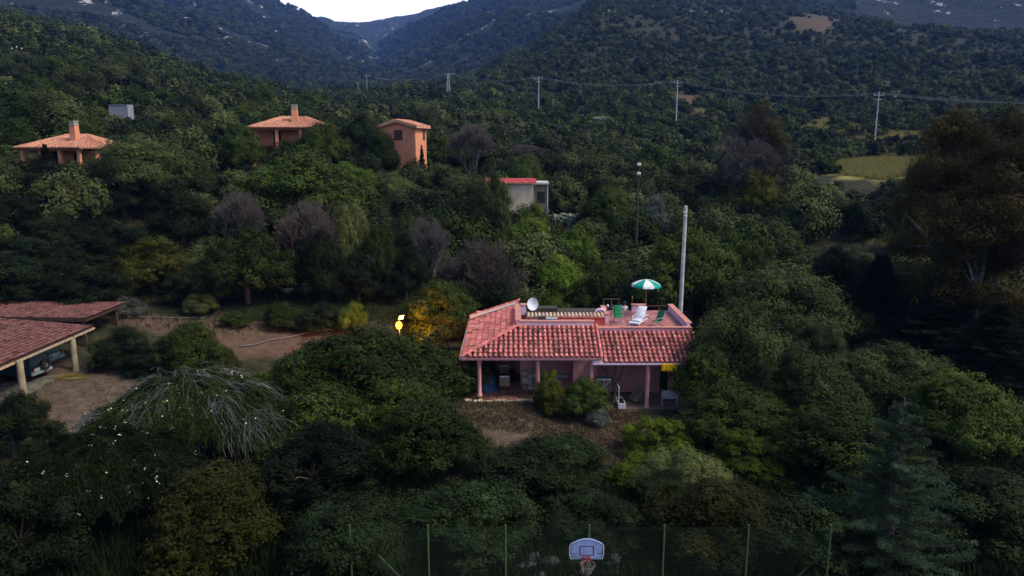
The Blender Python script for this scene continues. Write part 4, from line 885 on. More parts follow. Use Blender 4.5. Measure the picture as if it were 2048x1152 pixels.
# corrugated tank on the left slope
p = at(237, 221, 125); q0 = at(218, 221, 125); q1 = at(256, 221, 125); wv = (q1.x-q0.x)/2; o = thing('water_tank', 'blue-grey corrugated metal tank on the wooded slope above the far left villa', 'tank', (p.x, 125, p.z-1.2), R_(-5)); mb = MB(); vs = []
for k in range(33):
    x = -wv+2*wv*k/32; y = .06*math.sin(k*math.pi/1); y = .05 if k % 2 else -.05
    vs += [(x, y, -1.5), (x, y, 2.1)]
vs2 = [(x, y+1.6, z) for x, y, z in vs]; mb.add(vs, [(2*k, 2*k+2, 2*k+3, 2*k+1) for k in range(32)]); mb.add(vs2, [(2*k, 2*k+1, 2*k+3, 2*k+2) for k in range(32)]); mb.box((-wv-.05, -.1, 2.1), (wv+.05, 1.7, 2.18)); mb.box((-wv-.05, -.07, -1.5), (-wv, 1.62, 2.1)); mb.box((wv, -.07, -1.5), (wv+.05, 1.62, 2.1))
mb.build('shell', noise_mat('zinc', (.16, .18, .22), (.30, .32, .37), 3, .5, 0, False, .4), o)

# ================================================================== POLES AND WIRES
steel = plain('pale_steel', (.40, .42, .46), .5, .4)
line_pts = []
def hpole(px, yb, yt, Y, label, name='power_pole', mat=steel, lattice=False, arms=2, r=.16):
    B = at(px, yb, Y); T = at(px, yt, Y); h = T.z-B.z; o = thing(name, label, 'utility pole', (B.x, Y, B.z)); mb = MB()
    if lattice:
        for sx in (-1, 1):
            for sy in (-1, 1): mb.tube([(sx*.8, sy*.8, -1), (sx*.2, sy*.2, h)], .09, 4)
        for k in range(10):
            t0, t1 = k/10, (k+1)/10; w0, w1 = .8-.6*t0, .8-.6*t1
            for sy in (-1, 1): mb.tube([(-w0, sy*w0, h*t0), (w1, sy*w1, h*t1)], .05, 4); mb.tube([(w0, sy*w0, h*t0), (-w1, sy*w1, h*t1)], .05, 4)
    else: mb.tube([(0, 0, -3), (0, 0, h)], [r*1.3, r*.8], 8)
    mb.build('mast', mat, o); mb = MB(); mb.box((-1.3, -.06, h-.5), (1.3, .06, h-.36))
    if arms > 1: mb.box((-.9, -.06, h-1.5), (.9, .06, h-1.37))
    mb.build('crossarm', mat, o); mb = MB(); ins = []
    for x, z in ((-1.2, h-.36), (0, h), (1.2, h-.36)): mb.lathe([(.12, z), (.16, z+.1), (.1, z+.2), (.14, z+.28), (.001, z+.34)], 8, (x, 0, 0)); ins.append(Vector((B.x+x, Y, B.z+z+.34)))
    mb.build('insulators', white_pt, o); return ins
i1 = hpole(897, 186, 147, 330, 'lattice steel pylon on the valley floor left of the hill foot', 'lattice_pylon', lattice=True)
i2 = hpole(1077, 208, 155, 265, 'slim pale power pole second along the line from the lattice pylon')
i3 = hpole(1353, 221, 163, 235, 'pale power pole near the bare earth track on the hill foot')
i4 = hpole(1751, 262, 187, 190, 'tilted pale power pole with white insulators at the right above the meadow')
p = at(2130, 205, 170); i5 = hpole(2190, 290, 205, 165, 'pale power pole just beyond the right edge of the view')
i0 = hpole(735, 200, 150, 480, 'far thin power pole deepest in the valley gap', arms=1)
i00 = hpole(663, 212, 182, 380, 'short thin pole above the middle orange villa', arms=1)
hpole(42, 165, 95, 190, 'thin dark pole on the dark wooded slope at the far left', mat=brown_wood, arms=1, r=.1)
hpole(717, 192, 165, 470, 'thin pale pole beside the deepest pole in the valley gap', arms=1)
def wires(A_, B_, label, n=3, sag=3):
    mb = MB()
    for p_, q_ in zip(A_, B_):
        mb.tube([p_.lerp(q_, k/14)-Vector((0, 0, sag*4*(k/14)*(1-k/14))) for k in range(15)], .034, 4, False)
    o = mb.build('power_line', plain('wire', (.28, .29, .32), .5)); tag(o, label, 'power line', 'overhead wires of the hillside line')
wires(i1, i2, 'overhead wires between the lattice pylon and the second pole', sag=2); wires(i2, i3, 'overhead wires between the second pole and the pole by the earth track', sag=2); wires(i3, i4, 'overhead wires spanning the right hillside above the meadows', sag=2.2); wires(i4, i5, 'overhead wires running off the right edge of the view', sag=1); wires(i0, i1, 'overhead wires deep in the valley up to the lattice pylon', sag=3)
# dark wooden pole in the middle wood
B = at(1273, 462, 74); T = at(1273, 330, 74); o = thing('wooden_pole', 'dark wooden pole with two white insulator clusters among the trees behind the house', 'utility pole', (B.x, 74, B.z-1.5)); h = T.z-B.z+1.5
mb = MB(); mb.tube([(0, 0, 0), (0, 0, h)], [.13, .09], 8); mb.build('mast', brown_wood, o); mb = MB()
for z in (h, h-.9): mb.lathe([(.05, z-.1), (.13, z), (.08, z+.08), (.12, z+.16), (.001, z+.22)], 10, (-.08, -.1, 0)); mb.lathe([(.05, z-.1), (.13, z), (.08, z+.08), (.12, z+.16), (.001, z+.22)], 10, (.1, -.1, 0))
mb.build('insulators', white_pl, o)

# ================================================================== YARD THINGS
# the lit lamp
LP = at(798, 650, 50.5); zg = Hs(LP.x, 50.5)
o = thing('garden_lamp', 'lit orange lamp on a post with a small solar panel at the drive edge', 'lamp', (LP.x, 50.5, zg)); h = LP.z-zg
mb = MB(); mb.tube([(0, .12, 0), (0, .12, h+.2)], .035, 8); mb.tube([(0, .12, h+.18), (.05, .1, h+.42)], .02, 6); mb.build('post', grey_mt, o)
mb = MB(); mb.poly([(-.02, -.1, h+.42), (.30, -.05, h+.47), (.38, .02, h+.72), (.06, -.03, h+.67)], (0, .03, 0)); mb.build('solar_panel', plain('panel_white', (.8, .8, .85), .3), o)
m, n, b = new_mat('lamp_glow'); b.inputs['Emission Color'].default_value = (1, .33, .03, 1); b.inputs['Emission Strength'].default_value = 2.4; b.inputs['Base Color'].default_value = (.05, .015, .0, 1)
mb = MB(); mb.lathe([(.001, -.30), (.16, -.24), (.24, -.02), (.20, .17), (.08, .27), (.001, .27)], 18, (0, -.05, h)); mb.build('globe', m, o)
ld = bpy.data.lights.new('lamp_light', 'POINT'); ld.energy = 2000; ld.color = (1, .32, .02); ld.shadow_soft_size = .15; lo_ = bpy.data.objects.new('lamp_light', ld); col.objects.link(lo_); lo_.location = (LP.x, 50.5-.9, LP.z-.1)
# red tank
p = at(780, 590, 68); zg = Hs(p.x, 68); o = thing('red_tank', 'dark red round metal tank with white marks half hidden behind the lamplit tree', 'tank', (p.x, 68, zg)); hh2 = at(780, 553, 68).z-zg
mb = MB(); mb.lathe([(.7, 0), (.74, .05), (.74, hh2-.3), (.6, hh2-.12), (.3, hh2), (.001, hh2+.02)], 26); mb.build('shell', plain('maroon_paint', (.085, .005, .006), .35, .5), o)
for k, (dx, dz) in enumerate(((-.32, -.62), (.02, -.55), (.1, -.42))): mb = MB(); mb.box((dx-.09, -.77, hh2+dz), (dx+.09, -.745+abs(dx)*.2, hh2+dz+.09)); mb.build('white_mark', white_pl, o)  # small white boxes on the front of the shell
# sagging pale canopy cloth on poles
a = at(560, 575, 66); b_ = at(622, 560, 66); W2 = b_.x-a.x; zg = Hs((a.x+b_.x)/2, 66); o = thing('cloth_canopy', 'torn pale cloth canopy sagging between poles under the dark tree', 'canopy', ((a.x+b_.x)/2, 66, zg)); mb = MB(); vs = []; n_ = 18
for r in range(9):
    for c_ in range(n_+1):
        u_, v_ = c_/n_, r/8; z = b_.z-zg-.1 - .9*(1-u_)*u_*1.6 - .55*math.sin(math.pi*v_)*.6 + .16*math.sin(u_*9+v_*3) - (.35 if u_ < .35 else 0)*(1-u_)
        vs.append((-W2/2+W2*u_, -1.2+2.4*v_*(.5+.5*u_)-.2*math.sin(u_*7), z))
mb.add(vs, [(r*(n_+1)+c_, r*(n_+1)+c_+1, (r+1)*(n_+1)+c_+1, (r+1)*(n_+1)+c_) for r in range(8) for c_ in range(n_)], True); so = mb.build('cloth', noise_mat('dirty_cloth', (.22, .22, .25), (.42, .41, .46), 2.5, .9), o); sm = so.modifiers.new('s', 'SOLIDIFY'); sm.thickness = .02
for x, y in ((-W2/2, -1.1), (W2/2, -1.1), (W2/2, 1.1), (-W2/2+.2, .6)): mb = MB(); mb.tube([(x, y, -.1), (x, y, b_.z-zg-.1)], .05, 6); mb.build('pole', brown_wood, o)

# ================================================================== COURT, FENCE, BACKBOARD
gpaint = plain('green_post', (.06, .10, .035), .5)
m, n, b = new_mat('court_asphalt'); b.inputs['Base Color'].default_value = (.06, .065, .06, 1); b.inputs['Roughness'].default_value = .9
mb = MB(); mb.box((-13, 4, -.6), (13, 22.2, -.18)); tag(mb.build('court', m), kind='structure')
fe = thing('court_fence', 'tall green chain-link fence on posts behind the basketball backboard', 'fence', (0, 22.9, -.25)); YF = 22.9
ztop = at(1010, 1056, YF).z
fx0, fx1 = at(700, 1060, YF).x, at(1700, 1075, YF).x
for px in (700, 856, 1011, 1178, 1328, 1496, 1660):
    x = at(px, 1075, YF).x; mb = MB(); mb.tube([(x, 22.9, -.4), (x, 22.9, ztop+.12)], .035, 8); mb.build('post', gpaint, fe).matrix_parent_inverse = Matrix.Translation(-fe.location)
for xa_, xb_ in ((at(756, 1115, YF).x, at(800, 1152, YF).x+.9), (at(1640, 1115, YF).x, at(1590, 1152, YF).x-.8)):
    mb = MB(); mb.tube([(xa_, 22.95, at(756, 1112, YF).z), (xb_, 22.95, -.3)], .03, 8); mb.build('brace', gpaint, fe).matrix_parent_inverse = Matrix.Translation(-fe.location)
mb = MB(); sp_ = .085; hF = ztop+.3
def wire(a, b, r=.0035):
    d_ = (Vector(b)-Vector(a)).normalized(); s_ = Vector((0, 1, 0)).cross(d_).normalized()*r; y_ = Vector((0, r, 0))
    a = Vector(a); b = Vector(b); mb.add([a+s_, a-s_*.5+y_, a-s_*.5-y_, b+s_, b-s_*.5+y_, b-s_*.5-y_], [(0, 1, 4, 3), (1, 2, 5, 4), (2, 0, 3, 5)])
x = fx0
while x < fx1-hF*.6:
    wire((x, 22.9, -.3), (x+hF*.6, 22.9, ztop)); wire((x+hF*.6, 22.905, -.3), (x, 22.905, ztop)); x += sp_
wire((fx0, 22.9, ztop), (fx1, 22.9, ztop), .004); wire((fx0, 22.9, ztop*.5), (fx1, 22.9, ztop*.5), .003); o = mb.build('wire_mesh', plain('mesh_green', (.02, .035, .02), .5), fe); o.matrix_parent_inverse = Matrix.Translation(-fe.location)
YBd = 21.0; c = at(1173.5, 1098, YBd); bw = (1208-1138.5)/F*(YBd*CP-(c.z-CAMZ)*SP)/2; bh = abs(at(1173, 1077, YBd).z-at(1173, 1117, YBd).z)/2
o = thing('basketball_hoop', 'basketball backboard with rounded top and ring on a dark post', 'basketball hoop', (c.x, YBd, -.25)); zc = c.z+.25
def outline(s=1.0, dz=0):
    pts = [(-bw*.93*s, zc-bh*s), (-bw*s, zc-bh*.62*s), (-bw*s, zc+bh*.25*s), (-bw*.9*s, zc+bh*.52*s)]
    pts += [(-bw*.9*s+bw*1.8*s*k/10, zc+bh*(.52+.48*math.sin(math.pi*k/10))*s) for k in range(1, 10)]
    pts += [(bw*.9*s, zc+bh*.52*s), (bw*s, zc+bh*.25*s), (bw*s, zc-bh*.62*s), (bw*.93*s, zc-bh*s)]; return pts
bb = MB(); bb.poly([(x, 0, z) for x, z in outline()], (0, .045, 0)); board = bb.build('backboard', noise_mat('board_blue_white', (.17, .25, .46), (.28, .38, .62), 3, .4, 0, False, .5), o)
def band(o1, o2, y):
    mb = MB(); n_ = len(o1); vs = [(x, y, z) for x, z in o1]+[(x, y, z) for x, z in o2]; mb.add(vs, [(k, (k+1) % n_, n_+(k+1) % n_, n_+k) for k in range(n_)]); return mb
red = plain('board_red', (.16, .02, .03), .5); band(outline(.93), outline(.89), -.003).build('border', red, board)
band(outline(1.0), outline(.965), -.004).build('rim_trim', plain('trim_white', (.6, .65, .75)), board)
sq = lambda s: [(-.225*s, zc-bh*.62+.0*s), (-.225*s, zc-bh*.62+.42*s), (.225*s, zc-bh*.62+.42*s), (.225*s, zc-bh*.62)]
q1_ = [(-.235, zc-bh*.66), (-.235, zc+bh*.30), (.235, zc+bh*.30), (.235, zc-bh*.66)]; q2_ = [(-.2, zc-bh*.57), (-.2, zc+bh*.22), (.2, zc+bh*.22), (.2, zc-bh*.57)]; band(q1_, q2_, -.004).build('target_square', red, board)
mb = MB()
for sx in (-1, 1):   # the two small illegible maker's marks
    for k in range(6): x = sx*.40+(k-2.5)*.028; mb.box((x-.009, -.006, zc-bh*.48), (x+.009, -.002, zc-bh*.48+.022+.008*(k % 2)))
mb.box((-.44, -.006, zc-bh*.72), (-.30, -.002, zc-bh*.66)); mb.build('small_print', plain('print_dark', (.08, .06, .12)), board)
mb = MB(); mb.box((-.12, -.12, zc-bh*1.12), (.12, -.005, zc-bh*.72)); mb.build('bracket', plain('bracket_red', (.14, .03, .03)), o, .01)
mb = MB(); mb.tube([(.0+.23*math.cos(k*math.pi/12), -.38+.23*math.sin(k*math.pi/12), zc-bh*.9) for k in range(25)], .012, 6, False); mb.build('ring', noise_mat('rust_ring', (.14, .07, .05), (.22, .12, .08), 9), o)
mb = MB()
for k in range(10):
    an = 2*math.pi*k/10; pts = [(.22*math.cos(an+j_*.3)*(1-.14*j_), -.38+.22*math.sin(an+j_*.3)*(1-.14*j_), zc-bh*.9-j_*.09) for j_ in range(4)]; mb.tube(pts, .004, 4, False); pts = [(.22*math.cos(an-j_*.3)*(1-.14*j_), -.38+.22*math.sin(an-j_*.3)*(1-.14*j_), zc-bh*.9-j_*.09) for j_ in range(4)]; mb.tube(pts, .004, 4, False)
mb.build('net', plain('net_dirty', (.3, .3, .3)), o)
mb = MB(); mb.tube([(0, .12, 0), (0, .12, zc+.1)], .07, 12); mb.box((-.05, .03, zc-bh*.6), (.05, .12, zc-bh*.4)); mb.build('post', plain('post_dark', (.03, .02, .022), .5), o)
# piled stones behind the fence
pr = None
for k in range(70):
    px = rs.uniform(1010, 1110) if k < 34 else rs.uniform(1215, 1240) if k < 50 else rs.uniform(1120, 1215); Yq = rs.uniform(23.4, 25.2); x = at(px, 1120, Yq).x
    if pr is None: pr = blob('stone', noise_mat('grey_rubble', (.025, .022, .025), (.085, .078, .083), 5, .9, .4), (0, 0, 0), (.24, .2, .2), 31); o = pr
    else: o = pr.copy(); col.objects.link(o)
    o.location = (x, Yq, Hs(x, Yq)+rs.uniform(0, .5)); s = rs.uniform(.4, 1.1); o.scale = (s*1.3, s*.9, s*rs.uniform(.5, .9)); o.rotation_euler = (rs.uniform(-.4, .4), rs.uniform(-.4, .4), rs.uniform(0, 6))
    tag(o, 'loose grey rubble stone in the heap behind the chain-link fence', 'stone', 'rubble stones behind the court fence')

#@@VEG
# ================================================================== VEGETATION
def unit(v): return v/np.maximum(np.linalg.norm(v, axis=1, keepdims=True), 1e-9)
def leaves_mesh(name, Pp, Nn, ln, wd, tint, mat, along=None, fold=True):
    """one small folded face pair (rhombus) per leaf"""
    n_ = len(Pp); rv = rng.normal(size=(n_, 3)) if along is None else along
    T = unit(rv - Nn*np.sum(rv*Nn, 1, keepdims=True)) if along is None else unit(along)
    B = unit(np.cross(Nn, T)); ln = np.asarray(ln)*rng.uniform(.7, 1.3, n_); wd = np.asarray(wd)*rng.uniform(.7, 1.3, n_)
    ln = ln[:, None]; wd = wd[:, None]
    V = np.stack([Pp-T*ln*.5, Pp+B*wd*.5, Pp+T*ln*.5, Pp-B*wd*.5], 1).reshape(-1, 3)
    Fq = np.arange(n_*4).reshape(-1, 4)
    return np_mesh(name, V, Fq, tint, mat)
def crown_mesh(name, mat, W_, Hc, zb, n_lobe, lobe_r, n_clump, n_leaf, ln, wd, seed, clump_s=.16, up=.35, flat=.0, contrast=.25):
    """crown: W_ wide, from zb to Hc above ground; lobes > clumps > leaves"""
    g = np.random.default_rng(seed); Rw = W_/2; Ch = (Hc-zb)
    # lobe centres over a dome
    u = g.uniform(-.15, 1, n_lobe); an = np.arange(n_lobe)*2.39996+g.uniform(-.5, .5, n_lobe); rad = np.sqrt(np.clip(1-u*u, 0, 1))*g.uniform(.72, 1.02, n_lobe)
    lr = lobe_r*g.uniform(.7, 1.3, n_lobe)
    irr = 1 + .16*np.sin(an*2+seed) + .14*np.sin(an*3+seed*2) + g.uniform(-.12, .14, n_lobe)
    C = np.stack([np.cos(an)*rad*(Rw-lr*.9)*irr, np.sin(an)*rad*(Rw-lr*.9)*irr, zb+lr*.8+(Ch-lr*1.7)*np.clip(u, 0, 1)*g.uniform(.72, 1.1, n_lobe)], 1)
    nc = n_lobe*n_clump; li = np.repeat(np.arange(n_lobe), n_clump)
    d = g.normal(size=(nc, 3)); d[:, 2] = np.where(d[:, 2] < 0, d[:, 2]*.55, d[:, 2]); d = unit(d)
    cc = C[li] + d*lr[li, None]*g.uniform(.55, 1.05, (nc, 1))*np.array([1, 1, .85-flat])
    n_ = nc*n_leaf; ci = np.repeat(np.arange(nc), n_leaf)
    e = g.normal(size=(n_, 3)); cs = clump_s*g.uniform(.6, 1.5, nc)
    Pp = cc[ci] + e*cs[ci, None]*.55
    Nn = unit(d[ci]*1.1 + unit(e)*.6 + np.array([0, 0, up]) + g.normal(size=(n_, 3))*.28)
    lt = 1+contrast*g.uniform(-1, 1, n_lobe); ct = 1+contrast*g.uniform(-1, 1, nc)
    t0 = lt[li][ci]*ct[ci]*g.uniform(.75, 1.3, n_)
    t1 = np.clip(.5+.5*g.uniform(-1, 1, n_lobe)[li][ci]*.6+.4*g.uniform(-1, 1, nc)[ci]*.7+.2*g.uniform(-1, 1, n_), 0, 1)
    me = leaves_mesh(name, Pp, Nn, ln, wd, np.stack([t0, t1, t0], 1), mat); return me, C
def trunk_mb(Hc, r, C, seed, base=(0, 0, -.4), fork=.35):
    rs = random.Random(seed); mb = MB(); f = Vector((rs.uniform(-.2, .2), rs.uniform(-.2, .2), Hc*fork))
    mb.tube([base, (f.x*.4, f.y*.4, Hc*fork*.5), f], [r*1.3, r, r*.85], 8)
    for c in list(C)[::max(1, len(C)//9)]:
        c = Vector(c); m_ = f.lerp(c, .5)+Vector((rs.uniform(-.3, .3), rs.uniform(-.3, .3), .2))
        mb.tube([f-Vector((0, 0, .1)), m_, c], [r*.5, r*.3, r*.08], 5, False)
    return mb
bark = noise_mat('bark', (.045, .035, .028), (.12, .10, .085), 6, .95, .5)
pale_bark = noise_mat('pale_bark', (.12, .10, .09), (.26, .23, .21), 3, .9, .3)
LM = dict(
  oak=leaf_mat('oak_leaf', (.011, .023, .004), (.044, .064, .010)),
  olive=leaf_mat('olive_leaf', (.028, .042, .012), (.082, .098, .030)),
  dark=leaf_mat('dark_leaf', (.005, .010, .0035), (.016, .027, .008)),  # evergreen leaves, darkened further to carry the dimming at the frame edges
  bronze=leaf_mat('dimmed_ochre_leaf', (.012, .014, .002), (.030, .031, .004)),  # ochre leaves in a darkened copy, foreground dimness put into the colour
  lime=leaf_mat('lime_leaf', (.030, .058, .006), (.085, .125, .013)),
  rust=leaf_mat('rust_leaf', (.016, .014, .003), (.055, .042, .007)),
  yell=leaf_mat('ochre_leaf', (.028, .032, .004), (.065, .066, .009)),
  blue=leaf_mat('bluegreen_needle', (.014, .027, .014), (.038, .060, .032)),
  weep=leaf_mat('weeping_leaf', (.007, .015, .003), (.024, .036, .008)),
  euph=leaf_mat('acid_leaf', (.034, .056, .004), (.09, .122, .008)),
  shrub=leaf_mat('scrub_leaf', (.017, .026, .007), (.058, .069, .022), .2),
  grey=leaf_mat('grey_shrub_leaf', (.055, .065, .052), (.11, .125, .10)),
)
twig_m = noise_mat('grey_twig', (.060, .054, .048), (.13, .115, .108), 3, .95)
twig_b = noise_mat('brown_twig', (.030, .023, .020), (.06, .048, .040), 3, .95)
PROTO = {}
def proto_tree(key, name, leafkey, W_, Hc, zb, tr=.18, bark_m=None, **kw):
    me, C = crown_mesh(name+'_crown', LM[leafkey], W_, Hc, zb, **kw)
    tm = trunk_mb(Hc, tr, C, kw['seed']).mesh(name+'_trunk'); tm.materials.append(bark_m or bark)
    PROTO[key] = (name, me, tm, W_, Hc)
# near trees: many real leaves
for s in range(3):
    proto_tree(('oak', s), 'evergreen_oak', 'oak', 6.5, 5.4, .8, n_lobe=38+4*s, lobe_r=1.05, n_clump=46, n_leaf=26, ln=.15, wd=.085, seed=100+s, clump_s=.24)
    proto_tree(('olive', s), 'wild_olive', 'olive', 6.5, 5.2, .8, n_lobe=40+4*s, lobe_r=.95, n_clump=50, n_leaf=26, ln=.17, wd=.05, seed=120+s, clump_s=.24)
proto_tree(('bronze', 0), 'dimmed_ochre_tree', 'bronze', 6.0, 5.6, .7, n_lobe=36, lobe_r=.95, n_clump=46, n_leaf=24, ln=.15, wd=.075, seed=165, clump_s=.24)
for s in range(2):
    proto_tree(('dark', s), 'dark_evergreen', 'dark', 6.5, 6.2, .7, n_lobe=38, lobe_r=1.0, n_clump=44, n_leaf=26, ln=.16, wd=.08, seed=140+s, clump_s=.26)
    proto_tree(('lime', s), 'yellow_green_tree', 'lime', 5.0, 4.4, .6, n_lobe=30, lobe_r=.8, n_clump=40, n_leaf=24, ln=.15, wd=.07, seed=150+s, clump_s=.22)
    proto_tree(('yell', s), 'ochre_tree', 'yell', 6.0, 5.6, .7, n_lobe=36, lobe_r=.95, n_clump=46, n_leaf=24, ln=.15, wd=.075, seed=160+s, clump_s=.24)
    proto_tree(('grey', s), 'grey_shrub', 'grey', 4.0, 2.6, .2, n_lobe=22, lobe_r=.6, n_clump=34, n_leaf=18, ln=.14, wd=.05, seed=170+s, clump_s=.2, tr=.08)
proto_tree(('euph', 0), 'spurge_bush', 'euph', 4.6, 3.2, .1, n_lobe=60, lobe_r=.42, n_clump=40, n_leaf=16, ln=.12, wd=.05, seed=180, clump_s=.12, up=.9, tr=.1)
proto_tree(('rust', 0), 'eucalyptus', 'rust', 8, 17, 5.0, tr=.32, bark_m=pale_bark, n_lobe=64, lobe_r=1.2, n_clump=34, n_leaf=22, ln=.26, wd=.06, seed=190, clump_s=.42, up=0)
proto_tree(('rust', 1), 'eucalyptus', 'rust', 7, 15, 4.0, tr=.3, bark_m=pale_bark, n_lobe=54, lobe_r=1.4, n_clump=44, n_leaf=26, ln=.24, wd=.06, seed=191, clump_s=.42, up=0)
# conifer
def conifer(key, name, leafkey, Hc, Wc, seed, tiers=22, per=8, ln=.16, droop=.1, dens=1.0, spread=.22):
    g = np.random.default_rng(seed); rs = random.Random(seed); mb = MB(); mb.tube([(0, 0, -.4), (0.05, 0, Hc*.5), (0, 0, Hc)], [.2, .12, .02], 8)
    Ps = []; As = []; Ts = []
    for i_ in range(tiers):
        z = .6+(Hc-.7)*i_/tiers; rad = Wc/2*(1-(i_/tiers)**1.3)*rs.uniform(.75, 1.1)+.12
        for k in range(per):
            an = 2*math.pi*(k+.5*(i_ % 2))/per+rs.uniform(-.3, .3); r_ = rad*rs.uniform(.65, 1.15); d0 = np.array([math.cos(an), math.sin(an), 0]); zz = z+rs.uniform(-.2, .2)
            end = d0*r_+np.array([0, 0, zz+r_*.25]); st = np.array([0, 0, zz]); mid_ = (st+end)/2-np.array([0, 0, r_*droop])
            mb.tube([st, mid_, end], [.035, .025, .01], 4, False); tt = rs.uniform(.6, 1.35)
            m_ = int(r_*90*dens); t = g.uniform(.18, 1.02, m_)[:, None]; q = (1-t)**2*st+2*t*(1-t)*mid_+t*t*end
            side = np.array([-d0[1], d0[0], 0]); so = g.normal(size=(m_, 1))*spread*r_*(1.15-t)*.9; q = q+side*so+g.normal(size=(m_, 3))*.05+np.array([0, 0, .04])
            a = unit(d0*.8+side*np.sign(so)*.7+g.normal(size=(m_, 3))*.35+np.array([0, 0, .25])); 
            for _ in range(5):
                aa = unit(a+g.normal(size=(m_, 3))*.55); Ps.append(q+aa*ln*.4+g.normal(size=(m_, 3))*.03); As.append(aa); Ts.append(np.full(m_, tt)*g.uniform(.8, 1.25, m_))
    Pp = np.concatenate(Ps); A_ = np.concatenate(As); T_ = np.concatenate(Ts); Nn = unit(np.cross(A_, g.normal(size=A_.shape)))
    Nn = np.where(Nn[:, 2:3] < 0, -Nn, Nn)
    me = leaves_mesh(name+'_crown', Pp, Nn, ln, .022, np.stack([T_, np.clip(T_-.5, 0, 1), T_], 1), LM[leafkey], along=A_); tm = mb.mesh(name+'_trunk'); tm.materials.append(bark); PROTO[key] = (name, me, tm, Wc, Hc)
conifer(('pine', 0), 'blue_cedar', 'blue', 9.5, 6.4, 5, 17, 6, .17, dens=1.0, spread=.10)
conifer(('dpine', 0), 'dark_cypress', 'dark', 9.0, 5.0, 6, 24, 9, .26, dens=.8)
# twiggy bare trees
def bare(key, name, Hc, Wc, mat, seed, depth=6, leafy=None):
    rs = random.Random(seed); mb = MB(); tips = []
    def br(p, d, L_, r, dep):
        q = p+d*L_; r = max(r, .013); m_ = (p+q)/2+Vector((rs.uniform(-1, 1), rs.uniform(-1, 1), rs.uniform(-1, 1)))*L_*.07
        mb.tube([p, m_, q], [r, r*.85, r*.7], 5 if dep > 3 else 3, False)
        if dep == 0: tips.append(q); return
        for k in range(3 if dep > 1 else 3):
            nd = (d+Vector((rs.uniform(-1, 1), rs.uniform(-1, 1), rs.uniform(-.55, .8)))*.72).normalized(); br(q if k else p.lerp(q, .75), nd, L_*rs.uniform(.66, .88), r*.62, dep-1)
    for k in range(4):
        an = k*1.6+rs.random(); br(Vector((0, 0, .1)), Vector((math.cos(an)*.5*Wc/Hc*1.3, math.sin(an)*.5*Wc/Hc*1.3, 1)).normalized(), Hc*.24, .13, depth)
    V = np.array(mb.v); V[:, 2] *= Hc/V[:, 2].max(); wr = np.percentile(np.hypot(V[:, 0], V[:, 1]), 98); V[:, :2] *= (Wc/2)/wr; mb.v = [tuple(v) for v in V]
    me = mb.mesh(name+'_twigs'); me.materials.append(mat); t2 = MB().tube([(0, 0, -.5), (0, 0, .4)], [.2, .15], 8).mesh(name+'_trunk'); t2.materials.append(bark); PROTO[key] = (name, me, t2, Wc, Hc)
bare(('bare', 0), 'bare_tree', 6, 6, twig_m, 1, 7); bare(('bare', 1), 'bare_tree', 6, 5, twig_b, 2, 7)
